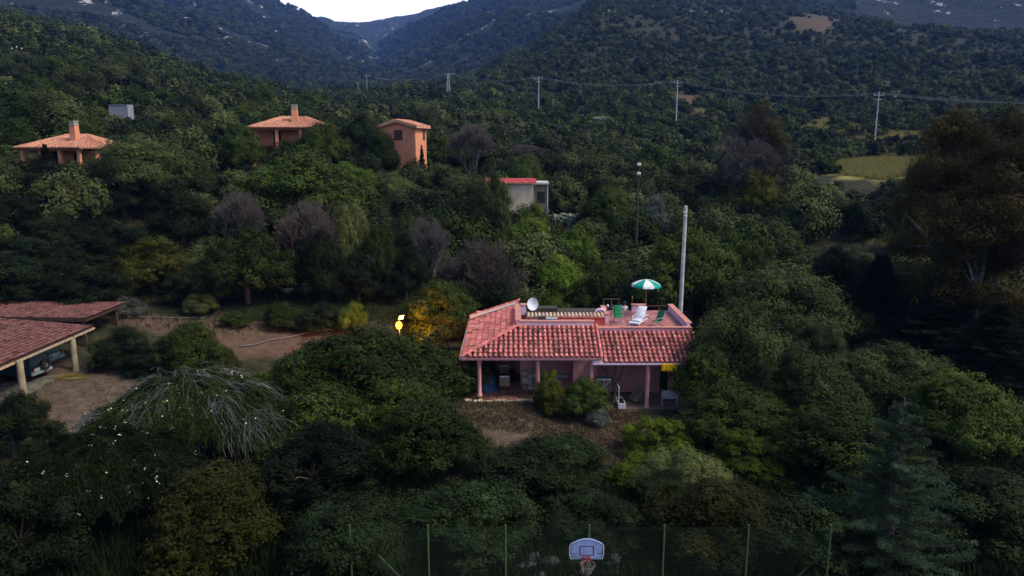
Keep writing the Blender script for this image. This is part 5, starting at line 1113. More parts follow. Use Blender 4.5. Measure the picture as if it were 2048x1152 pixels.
# weeping acacia: strands of strip leaves, grey drooping twigs
def weeping(key, name, Wc, Hc, seed, twigs=True, flowers=True):
    g = np.random.default_rng(seed); nS = 1500; an = g.uniform(0, 6.283, nS); u = g.uniform(0, 1, nS)**.6; R0 = Wc/2*.75*u*(1+.15*np.sin(an*3)); z0_ = .35*Hc+(Hc*.62)*np.sqrt(np.clip(1-(R0/(Wc/2))**2, 0, 1))*(1+.13*np.sin(an*5+u*8)+.08*np.sin(an*11-u*13))
    lob = .5+.5*np.sin(an*4+u*5+seed)*np.cos(u*9-an*2); out = np.stack([np.cos(an), np.sin(an), 0*an], 1); Ps = []; As = []; Ts = []
    tw = MB(); tr_ = g.uniform(.6, 1.3, nS)
    for s in range(nS):
        m_ = 34; t = np.linspace(0, 1, m_)[:, None]; Ls = Hc*g.uniform(.12, .30); oo = unit((out[s]+g.normal(size=3)*.5)[None])[0]; oo[2] = 0
        st = np.array([math.cos(an[s])*R0[s], math.sin(an[s])*R0[s], z0_[s]*(.9+.1*lob[s])]); pts = st+oo*Ls*.9*t+np.array([0, 0, 1])*(.25*Ls*t-1.15*Ls*t*t)
        tg = unit(oo*Ls*.9+np.array([0, 0, 1])*(.25*Ls-2.3*Ls*t)); 
        grey = twigs and lob[s] > .62 and g.random() < .33
        if grey:
            for q_ in range(10):
                off = g.normal(size=3)*.22; dev = g.normal(size=3)*.34; tw.tube([tuple(p_+off+dev*(i2/6)) for i2, p_ in enumerate(pts[::6])], [.0042]*len(pts[::6]), 3, False)
        k = 1 if grey else 3
        for _ in range(k): a = unit(tg*1.0+g.normal(size=(m_, 3))*.45+np.array([0, 0, -.35])); Ps.append(pts+g.normal(size=(m_, 3))*.09); As.append(a); Ts.append(np.full(m_, tr_[s])*g.uniform(.8, 1.2, m_))
    Pp = np.concatenate(Ps); A_ = np.concatenate(As); T_ = np.concatenate(Ts); Nn = unit(np.cross(A_, g.normal(size=A_.shape))); Nn = np.where(Nn[:, 2:3] < 0, -Nn, Nn)
    me = leaves_mesh(name+'_crown', Pp, Nn, .26, .032, np.stack([T_, np.clip(T_-.5, 0, 1), T_], 1), LM['weep'], along=A_)
    cs = [(math.cos(a_)*Wc*.25, math.sin(a_)*Wc*.25, Hc*.7) for a_ in (0, 1, 2, 3, 4, 5)]; tm = trunk_mb(Hc, .22, cs, seed).mesh(name+'_trunk'); tm.materials.append(bark)
    twm = tw.mesh(name+'_bare_twigs') if twigs else None
    if twm: twm.materials.append(noise_mat('silver_twig', (.12, .125, .125), (.27, .275, .28), 3, .8))
    nf_ = 260; ii = g.integers(0, len(Pp), nf_*3); hi = ii[(Pp[ii][:, 2] > Hc*.45)][:nf_]; P2 = np.repeat(Pp[hi], 3, 0)+g.normal(size=(len(hi)*3, 3))*.06+np.array([0, 0, .06]); N2 = unit(g.normal(size=P2.shape)+np.array([0, -.8, 1.0]))
    fm = leaves_mesh(name+'_blossom', P2, N2, .075, .07, np.ones((len(P2), 3)), noise_mat('cream_blossom', (.55, .58, .36), (.72, .74, .55), 3, .8))
    PROTO[key] = (name, me, tm, Wc, Hc, twm, fm)
weeping(('weep', 0), 'weeping_acacia', 8.5, 5.0, 41)
weeping(('weep', 1), 'weeping_acacia', 8.0, 5.0, 42, twigs=False)

nobj = 0
placed = []     # screen boxes of crowns
def put(key, px, ytop, wpx, Y, label, group=None, rot=None, trunk=True, hmax=None):
    """tree whose crown top shows at (px, ytop), wpx photo pixels wide, standing Y metres off"""
    pr_ = PROTO[key]; T = at(px, ytop, Y)
    for _ in range(20 if Y > 58 else 0):
        if Y <= 58.4: break
        if T.z-Hs(T.x, Y) > (.62 if key[0] != 'dpine' else 1.0)*wpx/F*(Y*CP-(T.z-CAMZ)*SP): break
        Y -= .5; T = at(px, ytop, Y)
    g = Hs(T.x, Y); h = T.z-g; depth = Y*CP-(T.z-CAMZ)*SP; W_ = wpx/F*depth
    if h < .8: h = .8
    o = thing(pr_[0], label, 'tree' if h > 2 else 'bush', (T.x, Y, g-.05), rot if rot is not None else random.uniform(0, 6.28), group)
    sx = W_/pr_[3]; sz = h/pr_[4]
    for nm, me_ in (('crown', pr_[1]), ('trunk', pr_[2])) + ((('bare_twigs', pr_[5]), ('blossom', pr_[6])) if len(pr_) > 5 else ()):
        if me_ is None: continue
        c_ = link_mesh(nm, me_, o); c_.scale = (sx, sx, sz)
    placed.append((T.x, Y, W_/2)); return o
#                key, px, ytop, w, Y, label
HERO = [
 (('weep', 0), 375, 762, 400, 34, 'broad weeping tree with bare silvery twigs in front of the carport yard'),
 (('weep', 1), 190, 885, 400, 28, 'dark weeping tree with cream blossom in the bottom left corner'),
 (('dark', 0), 10, 770, 170, 34, 'dark bushy tree at the left edge below the nearest carport column'),
 (('dark', 1), 20, 930, 260, 24, 'very dark tree filling the bottom left corner edge'),
 (('bronze', 0), 415, 925, 300, 25.5, 'brownish olive tree low in the foreground below the weeping trees'),
 (('oak', 0), 730, 650, 390, 39.3, 'wide green tree in front of the lit lamp'),
 (('oak', 2), 650, 770, 280, 35, 'green tree filling the slope below the wide lamplit one'),
 (('oak', 1), 800, 750, 230, 36, 'green tree between the wide lamplit one and the dry yard'),
 (('oak', 2), 600, 700, 220, 38, 'green tree merging into the left side of the wide lamplit one'),
 (('dark', 0), 630, 835, 300, 29.5, 'dark tree below the wide lamplit one, left of the foreground middle'),
 (('oak', 1), 850, 800, 280, 32.5, 'green tree bordering the dry yard left of the house front'),
 (('dark', 1), 1090, 868, 300, 31.5, 'dark leafy tree directly below the house yard'),
 (('dark', 0), 690, 985, 300, 24.5, 'dark tree at the bottom left of the fence end'),
 (('dark', 1), 930, 960, 330, 26.5, 'deep green tree rising behind the left part of the chain-link fence'),
 (('bronze', 0), 1440, 960, 330, 26, 'olive-yellow round-leaved tree behind the right part of the fence'),
 (('olive', 0), 1375, 880, 230, 29.5, 'silvery rounded tree below the acid-green spurge bushes'),
 (('dark', 1), 1190, 990, 220, 27, 'dark tree right behind the basketball backboard'),
 (('euph', 0), 1320, 826, 150, 35, 'acid-green spurge bush just right of the earth path'),
 (('euph', 0), 1510, 862, 190, 33, 'largest acid-green spurge bush under the right-hand trees'),
 (('euph', 0), 1270, 905, 120, 31.5, 'acid-green spurge bush lowest beside the earth path'),
 (('euph', 0), 1405, 812, 90, 36.5, 'small acid-green spurge bush near the right porch column'),
 (('pine', 0), 1810, 792, 330, 24.5, 'blue-green cedar with open branches in the bottom right'),
 (('olive', 1), 1482, 600, 235, 40.5, 'bright grey-green tree touching the right end of the terrace'),
 (('olive', 2), 1565, 515, 320, 53, 'broad dome-shaped olive behind the tree at the terrace end'),
 (('olive', 0), 1590, 672, 300, 39, 'grey-green wild olive in the middle of the right-hand wood'),
 (('olive', 1), 1790, 680, 270, 39.5, 'large olive tree with bright tips on the right'),
 (('oak', 1), 1925, 742, 240, 35, 'dusky oak beyond the blue-green cedar at the right'),
 (('oak', 1), 1428, 690, 190, 39.8, 'dusky thorny bush beside the yellow awning'),
 (('oak', 0), 1470, 765, 250, 36.5, 'dense bush below the thorny one at the right of the house'),
 (('oak', 2), 1690, 815, 330, 32, 'dark oak between the spurge bushes and the cedar'),
 (('dark', 0), 1960, 920, 320, 27, 'very dark tree in the bottom right corner'),
 (('dark', 1), 1600, 985, 300, 25, 'dark tree at the foot of the cedar by the fence end'),
 (('olive', 1), 1640, 640, 120, 46, 'small upright olive behind the middle of the right-hand wood'),
 (('rust', 0), 1925, 205, 230, 58, 'tall rust-brown eucalyptus with pale trunks at the right edge'),
 (('rust', 1), 2035, 215, 200, 54, 'tall dark rust eucalyptus cut by the right edge of the photo'),
 (('rust', 1), 1985, 330, 220, 50, 'lower rust-brown eucalyptus in front of the two tall ones'),
 (('yell', 0), 1850, 300, 110, 78, 'yellow-brown tree beside the bright meadow'),
 (('yell', 1), 1850, 400, 130, 66, 'ochre-leaved tree below the bright meadow'),
 (('dpine', 0), 1765, 505, 170, 58, 'dark conifer left of the pale eucalyptus trunks'),
 (('dpine', 0), 1885, 560, 210, 50, 'broad dark conifer under the eucalyptus trees'),
 (('dpine', 0), 2005, 600, 220, 45, 'dark conifer at the right edge under the eucalyptus'),
 (('dark', 0), 1690, 475, 150, 64, 'dark evergreen above the dome-shaped olive'),
 (('oak', 0), 1385, 445, 230, 59, 'dark green oak behind the tall concrete pole'),
 (('oak', 1), 1500, 480, 120, 62, 'small oak between the concrete pole and the dome-shaped olive'),
 (('lime', 0), 1130, 500, 130, 63, 'yellow-green tree between the bare dark tree and the parasol'),
 (('oak', 2), 1215, 515, 150, 60, 'oak behind the terrace left of the parasol'),
 (('dark', 0), 1290, 520, 150, 57, 'shadowy evergreen directly behind the parasol'),
 (('dark', 1), 1010, 560, 150, 56, 'shadowy evergreen behind the satellite dish'),
 (('lime', 1), 1105, 577, 105, 53.5, 'bright yellow-green shrub just behind the terrace'),
 (('oak', 0), 880, 555, 190, 54, 'lamplit green tree to the right of the orange lamp'),
 (('bare', 1), 955, 468, 210, 59, 'dark half-bare tree behind the lamplit tree'),
 (('dark', 0), 955, 520, 200, 61, 'dark evergreen mingled with the half-bare tree'),
 (('oak', 1), 485, 455, 215, 64, 'round dark green tree above the pale torn canopy'),
 (('yell', 0), 300, 470, 180, 66, 'brownish yellow tree behind the two carports'),
 (('dark', 1), 160, 520, 180, 66, 'dark evergreen above the rear carport'),
 (('dark', 0), 40, 490, 220, 64, 'dark evergreen at the left edge above the carports'),
 (('oak', 2), 375, 640, 150, 47, 'glossy round bush between the carport yard and the earth drive'),
 (('dark', 1), 240, 652, 130, 48, 'dark low bush just right of the carport'),
 (('olive', 2), 398, 578, 80, 61, 'small olive tree on the far side of the track'),
 (('oak', 0), 470, 622, 70, 60, 'small bush at the head of the earth drive'),
 (('dark', 0), 310, 690, 130, 47, 'dark bush between the carport shrub and the glossy round bush'),
 (('oak', 1), 440, 690, 90, 46, 'leafy bush on the right flank of the glossy round bush'),
 (('dpine', 0), 88, 286, 60, 80, 'ragged dark conifer standing before the far left villa porch'),
 (('olive', 0), 795, 340, 110, 92, 'grey-green tree on the slope just below the tower house'),
 (('lime', 0), 520, 735, 130, 42, 'low yellow-green bush at the near edge of the earth drive'),
 (('oak', 1), 480, 765, 160, 39, 'low green bush between the silvery weeping tree and the lamplit tree'),
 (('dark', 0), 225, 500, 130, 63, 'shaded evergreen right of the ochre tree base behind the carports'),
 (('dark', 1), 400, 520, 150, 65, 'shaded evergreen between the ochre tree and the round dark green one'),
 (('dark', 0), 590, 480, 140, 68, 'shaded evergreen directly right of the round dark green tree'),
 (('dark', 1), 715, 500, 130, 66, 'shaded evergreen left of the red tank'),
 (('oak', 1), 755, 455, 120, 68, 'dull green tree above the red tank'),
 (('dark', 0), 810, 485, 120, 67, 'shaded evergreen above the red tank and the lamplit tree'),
 (('dark', 0), 240, 335, 150, 78, 'dark evergreen tree below the far left villa'),
 (('dark', 1), 355, 350, 150, 74, 'dark evergreen tree left of the bare grey trees'),
 (('dark', 1), 90, 320, 150, 76, 'dark evergreen tree in front of the far left villa'),
 (('dark', 1), 110, 430, 190, 70, 'low dark evergreen tree above the carports'),
 (('dark', 0), 10, 370, 150, 72, 'dark evergreen at the left edge below the far left villa'),
 (('dark', 1), 210, 430, 170, 72, 'dark evergreen in the shaded wood above the ochre tree'),
 (('bare', 0), 470, 372, 110, 72, 'leftmost of the bare grey trees in front of the silvery olive'),
 (('bare', 0), 605, 385, 130, 68, 'bare grey tree below the silvery olive'),
 (('olive', 2), 690, 378, 120, 70, 'dull olive tree right of the silvery one'),
 (('dark', 0), 590, 440, 150, 71, 'dark evergreen beneath the bare grey trees'),
 (('dark', 1), 715, 430, 130, 72, 'dark evergreen between the bare trees and the pale-twigged one'),
 (('dark', 0), 640, 440, 120, 66, 'slim dark evergreen tree right above the torn canopy'),
 (('olive', 0), 550, 343, 200, 80, 'silvery domed olive tree left of centre'),
 (('oak', 0), 600, 292, 290, 91, 'very broad green tree in front of the middle villa'),
 (('olive', 1), 275, 255, 240, 84, 'wide grey-green tree right of the far left villa'),
 (('olive', 2), 370, 290, 120, 85, 'smaller grey-green tree beside the wide one left of the middle villa'),
 (('oak', 1), 640, 243, 130, 96, 'round oak covering the right end of the middle villa'),
 (('oak', 2), 480, 243, 100, 96, 'round oak covering the left end of the middle villa'),
 (('dark', 0), 712, 210, 120, 102, 'tall dark tree between the middle villa and the tower house'),
 (('oak', 0), 575, 275, 70, 95.5, 'small bush in front of the middle villa pillars'),
 (('oak', 1), 765, 262, 80, 101, 'sloping oak against the left side of the tower house'),
 (('dpine', 0), 843, 288, 22, 104, 'tiny dark conifer against the right wall of the tower house'),
 (('lime', 0), 700, 318, 110, 92, 'light green tree below the tall dark one left of the tower house'),
 (('olive', 0), 830, 402, 150, 76, 'grey-green tree with pale tips left of centre'),
 (('bare', 0), 860, 425, 80, 70, 'pale-twigged bare tree right of the grey-green one'),
 (('olive', 1), 985, 333, 92, 82, 'upright olive tree covering the left end of the block house'),
 (('lime', 1), 1070, 398, 62, 82, 'bright lime bush at the foot of the block house'),
 (('lime', 0), 1045, 422, 110, 79, 'yellow-green bush below the block house'),
 (('lime', 1), 1150, 450, 110, 74, 'pale yellow-green bushy tree right of the block house bushes'),
 (('bare', 0), 940, 238, 100, 112, 'round purple-grey bare tree right of the tower house'),
 (('bare', 0), 1050, 285, 70, 128, 'low bare bush right of the round purple-grey tree'),
 (('oak', 0), 1215, 368, 130, 86, 'round green tree behind the block house to the right'),
 (('grey', 1), 1310, 385, 90, 86, 'dull grey-blue bush behind the wooden pole'),
 (('oak', 1), 1050, 318, 120, 98, 'green-brown tree directly behind the block house'),
 (('bare', 1), 1515, 205, 150, 98, 'tall brown half-bare tree on the right below the track'),
 (('bare', 0), 1490, 260, 130, 94, 'grey twiggy tree in front of the tall brown half-bare one'),
 (('yell', 1), 1510, 330, 120, 92, 'dull green tree at the foot of the tall half-bare tree'),
 (('rust', 1), 1525, 203, 120, 100, 'rust-topped tree merged with the tall half-bare one'),
 (('grey', 0), 1400, 470, 100, 70, 'low grey shrub right of the tall concrete pole'),
 (('oak', 2), 560, 720, 60, 44, 'small bush on the near lip of the earth drive'),
 (('olive', 0), 935, 690, 110, 43.5, 'straggly flowering bush left of the first porch column'),
 (('oak', 1), 925, 745, 80, 42, 'low bush beneath the straggly one at the left of the porch'),
 (('yell', 0), 1100, 740, 80, 40.2, 'thin reddish-green shrub in front of the second porch column'),
 (('oak', 0), 1172, 750, 110, 39.6, 'dense dark shrub in front of the porch middle'),
 (('yell', 1), 1115, 775, 70, 39.5, 'low ochre shrub between the porch columns and the yard'),
 (('grey', 1), 1200, 815, 60, 38.5, 'small blue-grey plant at the foot of the dense dark porch shrub'),
 (('dark', 0), 640, 598, 100, 58, 'low dark bush in the grass strip beyond the earth drive'),
 (('lime', 1), 705, 600, 70, 57.5, 'light green bush in the grass strip left of the lamp'),
 (('oak', 2), 560, 602, 80, 58, 'small round bush below the torn canopy at the grass strip'),
 (('lime', 0), 815, 672, 120, 47, 'bush glowing gold in the lamplight right below the lamp'),
 (('grey', 0), 90, 583, 100, 61, 'pale flowering shrub left along the track behind the rear carport'),
 (('grey', 1), 175, 585, 100, 60.5, 'pale flowering shrub in the middle of the row behind the rear carport'),
 (('grey', 0), 250, 590, 80, 60, 'pale flowering shrub right along the track behind the rear carport'),
]
for h in HERO: put(*h)
#@@SCATTER
# ------- prickly pears
cact_m = noise_mat('cactus_green', (.09, .12, .08), (.20, .25, .18), 4, .6)
def cactus(px, py, Y, label, h, seed):
    T = at(px, py, Y); g = Hs(T.x, Y); rs = random.Random(seed); mb = MB(); M0 = Matrix.Identity(3)
    def padd(c, ax, nr, s):
        ax = ax.normalized(); nr = (nr-ax*nr.dot(ax)).normalized(); sd_ = ax.cross(nr); vs = []; n_ = 12
        for k in range(n_):
            an = 2*math.pi*k/n_; vs.append(c+ax*(s*.5+math.cos(an)*s*.5)+sd_*math.sin(an)*s*.34)
        fr = [v+nr*s*.06 for v in vs]; bk_ = [v-nr*s*.06 for v in vs]; mb.add(fr+bk_, [tuple(range(n_)), tuple(reversed(range(n_, 2*n_)))]+[(k, n_+k, n_+(k+1) % n_, (k+1) % n_) for k in range(n_)], True)
        return c+ax*s
    def grow(c, ax, s, d):
        e = padd(c, ax, Vector((rs.uniform(-1, 1), rs.uniform(-1, 1), 0)), s)
        if d: 
            for _ in range(rs.choice((2, 3))): grow(e-ax*s*.1, (ax+Vector((rs.uniform(-1, 1), rs.uniform(-1, 1), rs.uniform(-.1, .6)))*.8).normalized(), s*.85, d-1)
    for k in range(9): grow(Vector((rs.uniform(-2, 2), rs.uniform(-1, 1), 0)), Vector((rs.uniform(-.4, .4), rs.uniform(-.4, .4), 1)).normalized(), h*.26, 3)
    o = mb.build('prickly_pear', cact_m); o.location = (T.x, Y, g); tag(o, label, 'cactus')
cactus(1465, 470, 71, 'large pale prickly pear right of the tall concrete pole', 2.6, 1)
cactus(1640, 352, 108, 'prickly pear clump at the left end of the bright meadow', 2.2, 2)
cactus(1800, 70, 520, 'distant prickly pear patch high on the right hillside', 5, 3)
cactus(1200, 225, 215, 'prickly pear clump between the two pale power poles', 4.5, 4)
cactus(1130, 400, 88, 'prickly pear beside the right corner of the block house', 3.2, 5)

# ------- scattered scrub: the nearest 290 as things, the rest one mass
for s in range(6):
    lk = ['shrub', 'shrub', 'olive', 'oak', 'dark', 'shrub'][s]
    me_, C_ = crown_mesh('scrub_crown', LM[lk], 4.6, 3.4, .0, n_lobe=14+2*s, lobe_r=.85, n_clump=30, n_leaf=16, ln=.22, wd=.12, seed=300+s, clump_s=.32)
    PROTO[('s', s)] = ('scrub_bush', me_)
for s in range(4):
    lk = ['shrub', 'olive', 'oak', 'dark'][s]
    me_, C_ = crown_mesh('far_scrub_crown', LM[lk], 5.0, 3.2, -.3, n_lobe=9+s, lobe_r=1.0, n_clump=12, n_leaf=5, ln=.62, wd=.42, seed=320+s, clump_s=.4)
    PROTO[('fs', s)] = ('scrub_bush', me_)
KEEP = [(35, 262, 185, 300, 84), (490, 212, 655, 272, 98), (765, 228, 860, 305, 104), (1022, 352, 1100, 415, 84), (215, 205, 260, 228, 122),
        (1070, 150, 1085, 205, 262), (1345, 160, 1362, 216, 232), (1742, 185, 1762, 252, 187), (1650, 312, 1830, 356, 118), (1640, 405, 1830, 490, 75),
        (240, 600, 760, 720, 60), (0, 590, 240, 650, 60), (1590, 235, 1760, 275, 150), (890, 235, 992, 300, 110), (890, 150, 905, 180, 325)]
def blocked(x, y, z, w_, h_):
    px, py, d = proj(x, y, z); r = w_/2/d*F; top = py-h_/d*F*.95
    for x0, y0, x1, y1, Yk in KEEP:
        if y < Yk+8 and px+r > x0 and px-r < x1 and top < y1 and py > y0: return True
    return False
cand = []; g = np.random.default_rng(77); cells = {}
def try_add(x, y, w_):
    k = (int(x//6), int(y//6))
    for a_ in (-1, 0, 1):
        for b2 in (-1, 0, 1):
            for (xx_, yy_, ww) in cells.get((k[0]+a_, k[1]+b2), ()):
                if (xx_-x)**2+(yy_-y)**2 < (.34*(ww+w_))**2: return False
    cells.setdefault(k, []).append((x, y, w_)); return True
for x, y, r in placed: cells.setdefault((int(x//6), int(y//6)), []).append((x, y, r*1.3))
allpoly = MEAD
N_ = 90000; azs = g.uniform(-.70, .70, N_); rs_ = np.sqrt(g.uniform(60**2, 1000**2, N_)); rs_[:30000] = np.sqrt(g.uniform(58**2, 300**2, 30000)); order = np.argsort(rs_)
azs, rs_ = azs[order], rs_[order]; XS, YS = rs_*np.sin(azs), rs_*np.cos(azs); ZS = H(XS, YS)
mead_in = np.zeros(N_, bool)
for P_ in MEAD+DIRT+YARD: mead_in |= inpoly(XS, YS, P_)
dens = vnoise(XS/45, YS/45, 21)+.5*vnoise(XS/14, YS/14, 22); sizes = np.clip(g.lognormal(.0, .42, N_), .45, 2.0)
right = np.clip((azs+.1)/.3, 0, 1)
pts_out = []
for k in range(N_):
    x, y, r = XS[k], YS[k], rs_[k]; w_ = ((6.6 if azs[k] < .02 or r < 150 else 5.4) if r < 330 else 5.8 if azs[k] < 0 else 5.2)*sizes[k]*(1.0 if azs[k] < 0 or r < 130 else .8)*(1.25 if r < 130 else 1); w_ = min(w_, 8.5 if r < 110 else 10)
    if mead_in[k] and g.random() < .97: continue
    bare_ = r > 150 and azs[k] > -.05 and dens[k] < -.33
    if bare_ and k % 3: continue
    if bare_: w_ *= .62          # open stony ground on the right hill
    if r > 520 and k % 2: continue
    if not try_add(x, y, w_): continue
    z = ZS[k]; h_ = w_*.62*g.uniform(.8, 1.25)
    if blocked(x, y, z, w_, h_): w_ *= .5; h_ *= .42
    if blocked(x, y, z, w_, h_) or (x < -24 and y < 64 and x > -48): continue
    pts_out.append((x, y, z, w_, h_, r))
print('scrub', len(pts_out))
LMK = [(808, 270, 'the orange tower house'), (565, 255, 'the middle orange villa'), (100, 285, 'the far left villa'), (237, 220, 'the corrugated tank'), (897, 170, 'the lattice pylon'),
       (1077, 185, 'the slim second power pole'), (1353, 195, 'the power pole by the earth track'), (1751, 230, 'the tilted power pole'), (1750, 335, 'the bright meadow'), (940, 280, 'the round bare tree'),
       (1055, 395, 'the block house'), (1273, 400, 'the dark wooden pole'), (1515, 300, 'the tall half-bare tree'), (1364, 520, 'the tall concrete pole'), (1925, 350, 'the rust-brown eucalyptus'),
       (1290, 570, 'the parasol'), (550, 390, 'the silvery domed olive'), (300, 520, 'the ochre tree'), (590, 570, 'the torn cloth canopy'), (780, 570, 'the red tank'), (40, 130, 'the thin dark pole'),
       (110, 620, 'the two carports'), (1565, 560, 'the dome-shaped olive'), (1850, 120, 'the right-hand hill crest'), (1640, 50, 'the pale crest clearing')]
def relation(px, py):
    d, lx, ly, nm = min((math.hypot(px-a_[0], (py-a_[1])*1.3), *a_) for a_ in LMK); dx, dy = px-lx, (py-ly)*1.6
    rel = ('right of ' if dx > 0 else 'left of ') if abs(dx) > abs(dy) else ('below ' if dy > 0 else 'above ')
    return rel+nm, d
ORD = ['nearest', 'second nearest', 'third nearest', 'fourth nearest', 'fifth nearest', 'sixth nearest', 'seventh nearest', 'eighth nearest', 'ninth nearest', 'tenth nearest']
N3 = 34000; a3 = g.uniform(-.5, .42, N3); r3_ = np.sqrt(g.uniform(1000**2, 2500**2, N3)); x3, y3 = r3_*np.sin(a3), r3_*np.cos(a3); z3 = H(x3, y3); d3 = vnoise(x3/70, y3/70, 31)
for k in range(N3):
    if d3[k] > -.2: w_ = 8.5*g.uniform(.6, 1.5); pts_out.append((x3[k], y3[k], z3[k], w_, w_*.6, r3_[k]))
vis = []
for i_, (x, y, z, w_, h_, r) in enumerate(pts_out):
    px, py, d = proj(x, y, z+h_*.6)
    if -60 < px < 2108 and r < 400: vis.append((w_/d, i_))
vis.sort(reverse=True); ind = set(i_ for _, i_ in vis[:290])
bush_info = []
for i_, (x, y, z, w_, h_, r) in enumerate(pts_out):
    if i_ in ind:
        s = random.choice((0, 1, 2, 3, 3, 4, 5)); px, py, d = proj(x, y, z+1); bush_info.append([None, s, w_, px, py])
        o = bpy.data.objects.new('scrub_bush', PROTO[('s', s)][1]); col.objects.link(o); o.location = (x, y, z-.1); o.rotation_euler.z = random.uniform(0, 6.28); o.scale = (w_/4.6, w_/4.6*random.uniform(.85, 1.15), h_/3.4*1.15); bush_info[-1][0] = o
keyed = {}
for o, s, w_, px, py in bush_info:
    rel, d = relation(px, py); hue = ('dull green', 'dull green', 'grey-green', 'fresh green', 'blackish green', 'dull green')[s]; size = 'broad' if w_ > 8 else 'small' if w_ < 5.5 else 'rounded'
    keyed.setdefault((size, hue, rel), []).append((d, o))
for (size, hue, rel), lst in keyed.items():
    lst.sort(key=lambda q: q[0])
    for q, (d, o) in enumerate(lst):
        tag(o, f'{size} {hue} bush {rel}' + (f', {ORD[min(q, 9)]} to it' if len(lst) > 1 else ''), 'bush', 'scrub bushes on the slopes behind the house')
rest = [p_ for i_, p_ in enumerate(pts_out) if i_ not in ind]
# the far mass: geometry nodes scatter four bush meshes over stored points
V = np.array([(p_[0], p_[1], p_[2]-.1) for p_ in rest]); me_ = bpy.data.meshes.new('scrub'); me_.vertices.add(len(V)); me_.vertices.foreach_set('co', V.astype(np.float32).ravel())
a_ = me_.attributes.new('size', 'FLOAT_VECTOR', 'POINT'); a_.data.foreach_set('vector', np.array([(p_[3]/4.8, p_[3]/4.8, p_[4]/3.2*1.1) for p_ in rest], np.float32).ravel())
a_ = me_.attributes.new('turn', 'FLOAT_VECTOR', 'POINT'); a_.data.foreach_set('vector', np.array([(0, 0, g.uniform(0, 6.28)) for _ in rest], np.float32).ravel())
a_ = me_.attributes.new('pick', 'INT', 'POINT'); a_.data.foreach_set('value', np.array([int(g.choice((0, 0, 0, 1, 2, 2, 3))) for _ in rest], np.int32))
so = link_mesh('hillside_scrub', me_); tag(so, 'mass of rounded maquis scrub covering the distant hillsides', 'scrub', kind='stuff')
# the four meshes stand as ordinary bushes on the slope too
srcs = []
for s in range(4):
    x, y, z, w_, h_, r = [p_ for p_ in pts_out if 300 < p_[5] < 400][s*60]
    o = bpy.data.objects.new('scrub_bush', PROTO[('fs', s)][1]); col.objects.link(o); o.location = (x, y, z-.1); tag(o, ['olive-dark', 'grey-green', 'green', 'blackish'][s]+' bush among the mass of scrub on the hillside', 'bush', 'bushes among the far scrub'); srcs.append(o)
ng = bpy.data.node_groups.new('scrub_scatter', 'GeometryNodeTree'); ng.interface.new_socket('Geometry', in_out='INPUT', socket_type='NodeSocketGeometry'); ng.interface.new_socket('Geometry', in_out='OUTPUT', socket_type='NodeSocketGeometry')
gi = ng.nodes.new('NodeGroupInput'); go = ng.nodes.new('NodeGroupOutput'); ip = ng.nodes.new('GeometryNodeInstanceOnPoints'); g2i = ng.nodes.new('GeometryNodeGeometryToInstance')
def gattr(nm, ty):
    q = ng.nodes.new('GeometryNodeInputNamedAttribute'); q.data_type = ty; q.inputs['Name'].default_value = nm; return q.outputs['Attribute']
for o in reversed(srcs):
    oi = ng.nodes.new('GeometryNodeObjectInfo'); oi.inputs['Object'].default_value = o; oi.transform_space = 'ORIGINAL'; ng.links.new(oi.outputs['Geometry'], g2i.inputs[0])
mtp = ng.nodes.new('GeometryNodeMeshToPoints'); ng.links.new(gi.outputs[0], mtp.inputs[0]); ng.links.new(mtp.outputs[0], ip.inputs['Points']); ng.links.new(g2i.outputs[0], ip.inputs['Instance']); ip.inputs['Pick Instance'].default_value = True
ng.links.new(gattr('pick', 'INT'), ip.inputs['Instance Index']); ng.links.new(gattr('turn', 'FLOAT_VECTOR'), ip.inputs['Rotation']); ng.links.new(gattr('size', 'FLOAT_VECTOR'), ip.inputs['Scale']); ng.links.new(ip.outputs[0], go.inputs[0])
md = so.modifiers.new('scatter', 'NODES'); md.node_group = ng

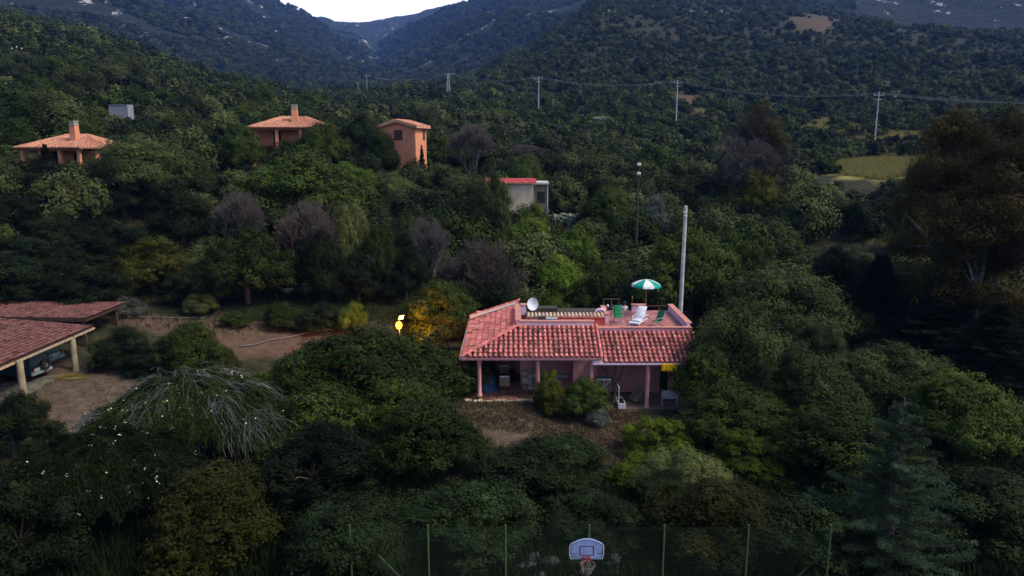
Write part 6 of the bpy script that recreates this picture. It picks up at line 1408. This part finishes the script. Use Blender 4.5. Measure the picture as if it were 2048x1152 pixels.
# ------- grass: blades on the meadows and in the yard
def grass(name, label, polys, n_, hgt, mat, seed, spread=None, tuft=5):
    g = np.random.default_rng(seed); X_, Y_ = [], []
    for P_, m_ in polys:
        P_ = np.array(P_); lo_, hi_ = P_.min(0), P_.max(0); q = g.uniform(lo_, hi_, (m_*3, 2)); q = q[inpoly(q[:, 0], q[:, 1], [tuple(t) for t in P_])][:m_]; X_.append(q[:, 0]); Y_.append(q[:, 1])
    X_ = np.repeat(np.concatenate(X_), tuft); Y_ = np.repeat(np.concatenate(Y_), tuft); n2 = len(X_); X_ += g.normal(size=n2)*.12; Y_ += g.normal(size=n2)*.12; Z_ = H(X_, Y_)
    hh_ = hgt*g.uniform(.5, 1.3, n2); A_ = unit(np.stack([g.normal(size=n2)*.35, g.normal(size=n2)*.35, np.ones(n2)], 1)); Nn = unit(np.cross(A_, g.normal(size=(n2, 3))))
    t = g.uniform(.6, 1.35, n2); P3 = np.stack([X_, Y_, Z_], 1)+A_*hh_[:, None]*.4
    me_ = leaves_mesh(name, P3, Nn, hh_*1.1, .035 if hgt < .5 else .07, np.stack([t, g.uniform(0, 1, n2), t], 1), mat, along=A_); tag(link_mesh(name, me_), label, 'grass', kind='stuff')
LM['dry'] = leaf_mat('dry_grass', (.17, .15, .04), (.33, .29, .10), .35); LM['brn'] = leaf_mat('brown_grass', (.06, .05, .025), (.16, .12, .07), .3); LM['grn'] = leaf_mat('green_grass', (.04, .06, .015), (.10, .12, .035), .3)
grass('meadow_grass', 'tall pale yellow grass on the meadows at the right', [(MEAD[0], 9000), (MEAD[1], 5000), (MEAD[5], 400)], 0, .8, LM['dry'], 1)
grass('rough_grass', 'dull green rough grass in the clearings', [(MEAD[2], 2600), (MEAD[4], 900)], 0, .6, LM['grn'], 2)
yard = gpoly([(880, 795), (960, 795), (1100, 790), (1230, 820), (1300, 830), (1240, 960), (1100, 880), (960, 860), (880, 840)])
grass('yard_grass', 'sparse brown dry grass in the yard before the house', [(yard, 4200), (DIRT[0], 250), (YARD[0], 300)], 0, .16, LM['brn'], 3)
track = gpoly([(480, 570), (760, 560), (800, 640), (620, 655), (480, 640)])
grass('track_grass', 'low dark green grass beyond the earth drive', [(track, 5000)], 0, .22, LM['grn'], 4)
fgp = [(-28, 22), (28, 22), (34, 36), (14, 35), (8, 31), (-6, 31), (-14, 34), (-28, 32)]
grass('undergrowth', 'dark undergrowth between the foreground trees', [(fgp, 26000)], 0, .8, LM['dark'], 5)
hollow = [(-45, 52), (-10, 58), (5, 53), (45, 48), (75, 95), (-75, 95)]
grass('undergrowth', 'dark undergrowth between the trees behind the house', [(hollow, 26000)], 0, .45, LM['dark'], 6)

# ------- haze
mb = MB(); mb.box((-5600, -5600, -12), (5600, 5600, 1100)); m, n, b = new_mat('air'); n.nodes.remove(b)
pv = n.nodes.new('ShaderNodeVolumePrincipled'); pv.inputs['Color'].default_value = (.20, .38, 1.0, 1); pv.inputs['Density'].default_value = .00012; pv.inputs['Anisotropy'].default_value = .1
n.links.new(pv.outputs[0], n.nodes['Material Output'].inputs['Volume']); hz = mb.build('haze', m); tag(hz, kind='stuff')
